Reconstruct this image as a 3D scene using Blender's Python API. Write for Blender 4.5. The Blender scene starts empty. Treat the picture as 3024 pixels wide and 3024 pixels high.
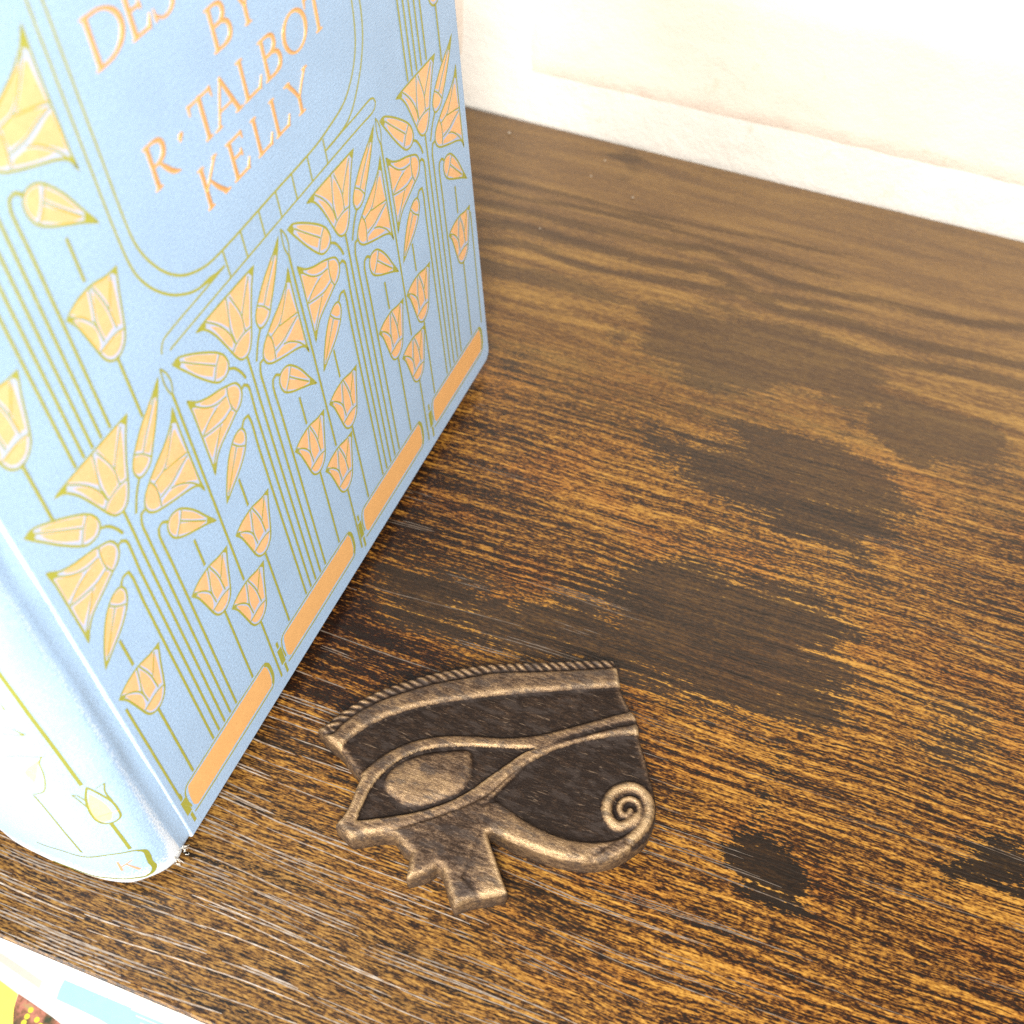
import bpy, bmesh, math, random
import numpy as np
from mathutils import Matrix, Vector
from mathutils.geometry import tessellate_polygon

# ------------------------------------------------------------------ camera, world, lamps, exposure
sc = bpy.context.scene
COL = sc.collection
cam = bpy.data.cameras.new('camera')
cam_o = bpy.data.objects.new('camera', cam)
COL.objects.link(cam_o)
RIGHT = Vector((0.9381675, 0.3447735, 0.0311919))
DOWN = Vector((0.2902036, -0.7341403, -0.6138565))
FWD = Vector((-0.1887422, 0.5849522, -0.7888012))
m = Matrix.Identity(4)
for i in range(3):
    m[i][0], m[i][1], m[i][2] = RIGHT[i], -DOWN[i], -FWD[i]
m[2][3] = 0.2437669
cam_o.matrix_world = m
cam.sensor_width = 36.0
cam.lens = 36.0 * 3458.595 / 3024.0
cam.clip_start, cam.clip_end = 0.005, 50.0
cam.dof.use_dof = True
cam.dof.focus_distance = 0.262
cam.dof.aperture_fstop = 21.0
sc.camera = cam_o

world = bpy.data.worlds.new('World')
sc.world = world
world.use_nodes = True
bg = world.node_tree.nodes['Background']
bg.inputs[0].default_value = (0.93, 0.97, 1.0, 1)
bg.inputs[1].default_value = 0.13

def area(name, loc, target, sx, sy, power, color):
    l = bpy.data.lights.new(name, 'AREA')
    l.shape = 'RECTANGLE'; l.size = sx; l.size_y = sy
    l.energy = power; l.color = color
    o = bpy.data.objects.new(name, l)
    COL.objects.link(o)
    o.location = loc
    o.rotation_euler = (Vector(target) - Vector(loc)).to_track_quat('-Z', 'Y').to_euler()
    return o
# daylight from a window in front of the shelf on the left, and an added key lamp above the camera to brighten the cover
area('key_light', (0.04, -0.16, 0.36), (-0.05, 0.14, 0.03), 0.14, 0.14, 5.9, (1.0, 0.985, 0.96))
area('window_light', (-0.50, -0.72, 0.34), (-0.06, 0.2, 0.04), 0.55, 0.50, 10.6, (1.0, 0.985, 0.96))

sc.view_settings.view_transform = 'Standard'
sc.view_settings.look = 'None'
sc.view_settings.exposure = 0.0
sc.view_settings.gamma = 1.0
sc.render.engine = 'CYCLES'
sc.cycles.use_denoising = False
sc.cycles.max_bounces = 6

# ------------------------------------------------------------------ measured data (millimetres)
MO = {"lotus_flower":{"out":[[30.38,99.16],[21.4,99.35],[14.27,99.4],[11.51,99.22],[13.43,98.2],[15.25,95.72],[16.65,92.78],[18.39,88.48],[19.1,86.83],[20.1,85.44],[21.46,84.79],[22.98,85.15],[24.42,87.04],[25.22,88.83],[26.61,92.31],[28.33,95.85],[29.5,97.83]],"tips":[[[30.24,99.17],[28.51,99.25],[28.95,98.25],[29.37,97.74]],[[11.62,99.17],[14.21,99.26],[14.17,98.34],[13.44,98.23]]],"cells":[[[14.82,99.14],[17.93,99.08],[20.76,99.19],[20.21,96.48],[19.55,93.51],[18.04,95.74],[16.59,97.4]],[[22.35,98.98],[25.04,99.25],[28.23,99.27],[26.58,97.21],[23.85,93.74],[23.2,95.82]],[[28.19,97.88],[27.14,94.84],[25.85,91.93],[24.86,89.73],[23.79,90.01],[23.84,91.77],[24.06,92.78],[26.16,95.61]],[[21.67,98.09],[22.58,95.74],[23.29,92.82],[23.17,90.92],[22.84,89.99],[20.41,89.7],[20.26,91.93],[20.49,94.31],[20.92,96.49]],[[15.11,97.47],[16.77,96.01],[18.12,94.11],[19.1,91.91],[19.36,90.28],[18.75,89.39],[17.81,91.0],[16.92,93.35],[16.17,95.34]],[[24.58,88.75],[23.54,86.75],[22.08,85.51],[20.17,85.91],[18.77,88.04],[20.15,88.81],[22.2,89.11]]],"strokes":[[[20.99,99.38],[20.86,97.88],[19.69,93.2],[19.9,90.83],[19.96,89.37]],[[21.95,98.72],[23.3,94.77],[23.61,92.56],[23.36,90.36],[23.42,89.51]],[[28.31,98.46],[24.97,94.61],[23.74,92.85]],[[14.21,99.26],[16.4,96.99],[18.08,94.63],[19.37,91.88],[19.72,89.78]],[[25.21,89.14],[22.68,89.52],[19.9,89.22],[18.53,88.46]]],"stem":[[21.71,84.68],[21.87,79.52],[21.99,74.09]]},"tall_bud":{"out":[[39.28,99.09],[36.66,97.27],[32.58,94.92],[29.33,92.33],[27.62,90.5],[26.97,89.02],[27.18,87.41],[27.65,86.72],[28.9,86.4],[30.9,87.04],[32.52,89.01],[35.25,92.49],[37.84,96.41]],"tips":[[[39.2,99.05],[36.3,97.15],[37.51,96.36]]],"cells":[[[35.82,97.12],[35.61,95.54],[32.77,93.21],[30.29,90.68],[29.07,91.74],[31.62,94.09],[33.9,95.86]],[[37.3,96.61],[36.67,94.75],[34.63,91.77],[31.64,88.79],[30.65,89.88],[32.97,92.26],[36.08,95.19]],[[28.31,91.05],[29.82,89.94],[31.06,88.14],[29.96,87.39],[28.06,87.3],[27.28,88.35],[27.47,89.82]]],"strokes":[[[36.89,96.72],[33.0,93.03],[30.37,90.01]],[[28.49,91.45],[30.14,89.99],[31.59,87.92]]],"stem":[[27.42,86.9],[25.65,84.96],[23.76,81.72]]},"side_lotus":{"out":[[39.81,91.62],[39.6,88.36],[39.56,81.3],[39.64,73.35],[39.88,70.41],[38.98,72.56],[36.78,73.98],[32.99,75.45],[29.61,76.84],[27.75,77.8],[26.42,79.18],[26.09,80.98],[27.2,82.81],[29.23,84.25],[31.69,85.57],[35.26,87.24],[37.5,88.76],[38.49,89.61]],"tips":[[[39.77,91.55],[38.29,89.36],[39.55,88.39]],[[39.86,70.53],[38.98,72.56],[39.64,73.35]]],"cells":[[[37.11,87.83],[35.53,85.58],[33.09,83.59],[30.37,83.2],[29.53,84.22],[30.83,85.03],[33.89,86.27]],[[38.66,87.65],[38.82,84.84],[39.11,81.45],[36.09,82.19],[33.62,82.94],[35.58,84.92],[37.98,87.57]],[[38.82,80.72],[36.31,80.3],[33.35,79.53],[30.33,79.71],[30.14,81.16],[30.32,82.72],[33.07,82.76],[36.27,81.83]],[[39.16,79.9],[39.33,76.94],[39.18,73.96],[37.16,75.77],[33.69,78.37],[35.72,78.85],[37.69,79.6]],[[37.15,74.89],[35.58,75.22],[32.63,76.2],[29.69,77.43],[30.15,78.13],[32.75,78.08],[35.17,76.69]],[[28.92,83.89],[29.63,82.23],[29.6,79.9],[29.1,77.94],[27.6,78.59],[26.55,80.59],[27.49,82.77]]],"strokes":[[[38.36,88.9],[35.4,85.27],[33.26,83.23],[29.83,82.7]],[[39.49,81.14],[36.34,81.99],[32.95,82.86]],[[39.1,80.6],[35.8,79.86],[33.22,79.21],[30.06,79.07]],[[32.88,78.4],[34.8,77.43],[37.5,74.93],[39.04,72.72]],[[29.17,84.1],[29.9,81.36],[29.35,77.39]]],"stem":[[26.07,80.57],[24.64,80.53],[23.93,78.55],[23.88,75.5],[23.82,72.4]]},"left_bud":{"out":[[3.85,98.46],[5.41,98.52],[7.86,97.17],[11.41,94.59],[14.55,91.89],[16.12,89.82],[16.58,87.39],[15.52,86.04],[13.48,86.0],[11.94,86.97],[8.79,90.84],[6.15,94.78],[4.68,97.06]],"tips":[[[3.94,98.38],[5.59,98.37],[5.73,97.09],[4.97,96.61]]],"cells":[[[6.77,97.34],[9.69,95.49],[14.61,91.43],[13.51,90.28],[10.07,93.49],[6.84,96.7]],[[6.27,96.33],[8.89,93.84],[12.81,89.99],[11.73,88.6],[9.06,91.4],[7.02,94.4]],[[15.15,90.77],[16.13,89.21],[16.03,87.45],[14.57,86.48],[12.41,87.37],[13.5,89.07]]],"strokes":[[[5.83,97.29],[8.99,94.05],[13.3,89.85]],[[15.28,91.06],[13.43,89.54],[11.8,87.27]]],"stem":[[16.2,86.58],[17.59,85.46],[18.94,83.21],[19.68,81.16]]},"right_bud":{"out":[[39.74,61.7],[37.85,65.21],[35.86,69.09],[33.63,72.08],[32.11,73.31],[30.23,73.61],[28.89,72.78],[28.51,71.07],[29.23,68.79],[31.21,66.98],[34.86,64.82],[37.76,63.14]],"tips":[[[39.6,61.83],[38.04,64.79],[37.3,63.36]]],"cells":[[[32.41,72.82],[31.32,70.59],[29.69,69.07],[28.99,70.63],[29.25,72.45],[30.4,73.23]],[[33.21,71.88],[35.46,68.97],[37.44,65.09],[35.17,67.37],[32.34,70.6]],[[31.75,69.98],[34.45,67.31],[37.27,64.18],[34.34,65.29],[30.14,68.54]]],"strokes":[[[33.19,72.25],[31.69,70.26],[29.84,68.23]],[[31.94,70.45],[34.52,67.48],[37.47,64.24]]],"stem":[[29.16,73.44],[27.97,74.5],[26.73,74.27],[26.22,72.69],[26.28,70.12]]},"drooping_lotus":{"out":[[3.93,89.69],[6.12,87.54],[8.98,86.02],[11.9,85.01],[14.3,83.97],[16.62,82.63],[17.5,80.95],[17.38,79.0],[16.11,77.54],[14.35,76.99],[11.06,75.7],[7.45,74.3],[5.49,72.63],[4.09,70.6],[4.22,73.03],[4.23,80.21],[4.21,86.43],[3.98,88.71]],"tips":[[[3.97,89.61],[5.49,87.92],[5.33,87.04],[4.07,87.8]],[[4.13,70.68],[4.45,73.02],[5.49,72.63]]],"cells":[[[6.55,86.72],[8.88,85.8],[11.53,84.82],[13.79,83.81],[13.2,82.86],[11.1,83.31],[8.75,84.35],[6.82,86.15]],[[4.72,87.19],[6.89,85.15],[9.58,82.82],[6.73,81.89],[4.63,81.33],[4.65,84.53]],[[13.4,82.03],[13.38,79.45],[10.9,79.18],[7.66,79.68],[5.25,80.29],[7.38,81.48],[10.61,82.27]],[[4.86,79.47],[6.97,78.82],[9.42,78.19],[7.72,76.74],[4.88,74.41],[4.75,76.58]],[[13.31,78.64],[14.0,77.54],[11.42,76.47],[8.57,75.44],[6.71,74.6],[8.75,77.07],[10.82,78.37]],[[14.57,83.3],[16.37,82.09],[17.02,80.21],[15.97,78.56],[14.63,77.61],[13.94,80.01],[14.09,82.25]]],"strokes":[[[4.84,87.71],[7.53,84.75],[10.35,82.94],[13.47,82.18]],[[10.27,82.16],[7.45,81.63],[4.56,80.32]],[[13.66,78.75],[10.55,78.42],[4.62,80.15]],[[9.59,78.24],[7.14,75.52],[4.8,72.89]],[[14.23,83.82],[13.81,81.65],[13.8,79.06],[14.5,77.18]]],"stem":[[17.76,80.18],[18.6,80.38],[19.58,79.17],[19.79,77.22]]},"drooping_bud":{"out":[[4.33,62.14],[5.67,65.35],[8.3,69.73],[10.59,72.07],[12.57,73.08],[14.3,72.87],[14.98,71.63],[14.76,69.76],[13.27,67.48],[10.63,65.42],[7.38,63.75]],"tips":[[[4.37,62.22],[4.94,63.45],[5.91,62.89]]],"cells":[[[14.16,72.55],[14.58,71.1],[14.11,69.7],[13.0,69.99],[11.36,72.1],[12.42,72.77]],[[10.48,71.83],[11.24,70.83],[8.96,67.87],[6.63,64.8],[5.39,63.95],[7.09,67.44],[8.66,69.84]],[[11.79,70.04],[13.21,68.73],[11.22,66.73],[8.19,64.84],[6.05,63.72],[8.3,66.42]]],"strokes":[[[10.76,72.12],[12.15,70.15],[14.01,68.44]],[[11.59,70.6],[8.59,67.06],[5.5,63.33]]],"stem":[[14.62,72.9],[15.69,73.91],[17.13,73.67],[17.43,71.55],[17.46,68.74]]},"tulip_bud":{"out":[[0.21,54.58],[-2.34,54.73],[-5.6,55.53],[-8.92,55.42],[-11.15,54.77],[-12.16,54.2],[-11.06,52.23],[-10.27,49.56],[-9.44,46.22],[-9.01,44.52],[-8.22,42.89],[-6.8,41.87],[-5.15,42.0],[-3.38,43.42],[-2.41,45.86],[-0.99,50.97]],"tips":[[[0.17,54.5],[-1.1,54.43],[-0.4,53.47]],[[-12.09,54.16],[-11.13,54.21],[-10.91,52.85]]],"cells":[[[-11.14,54.49],[-9.08,55.09],[-6.69,55.43],[-7.24,53.04],[-7.85,50.83],[-8.9,51.77]],[[-5.18,55.15],[-3.51,54.83],[-1.61,54.65],[-2.23,53.01],[-3.88,50.46],[-4.27,52.57]],[[-1.35,53.55],[-1.95,50.25],[-2.98,46.01],[-3.88,46.46],[-3.91,49.41],[-2.19,52.43]],[[-5.81,54.46],[-5.06,52.2],[-4.63,49.21],[-4.67,46.78],[-6.92,46.31],[-7.14,49.1],[-6.58,52.21]],[[-10.84,53.3],[-9.52,51.74],[-8.04,49.15],[-8.2,46.56],[-8.87,45.47],[-9.77,48.07],[-10.41,51.12]],[[-3.28,45.0],[-4.65,43.08],[-6.47,42.59],[-7.93,43.51],[-8.53,45.02],[-7.33,45.44],[-5.23,45.25]]],"strokes":[[[-6.13,55.66],[-6.77,52.45],[-7.52,49.59],[-7.36,46.04]],[[-5.58,55.25],[-4.34,50.49],[-4.08,46.02]],[[-1.39,54.13],[-4.03,49.83]],[[-11.82,54.3],[-9.68,52.63],[-7.9,50.08],[-7.42,47.23]],[[-2.68,44.93],[-4.79,45.52],[-9.03,45.12]]],"stem":None}}
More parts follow.
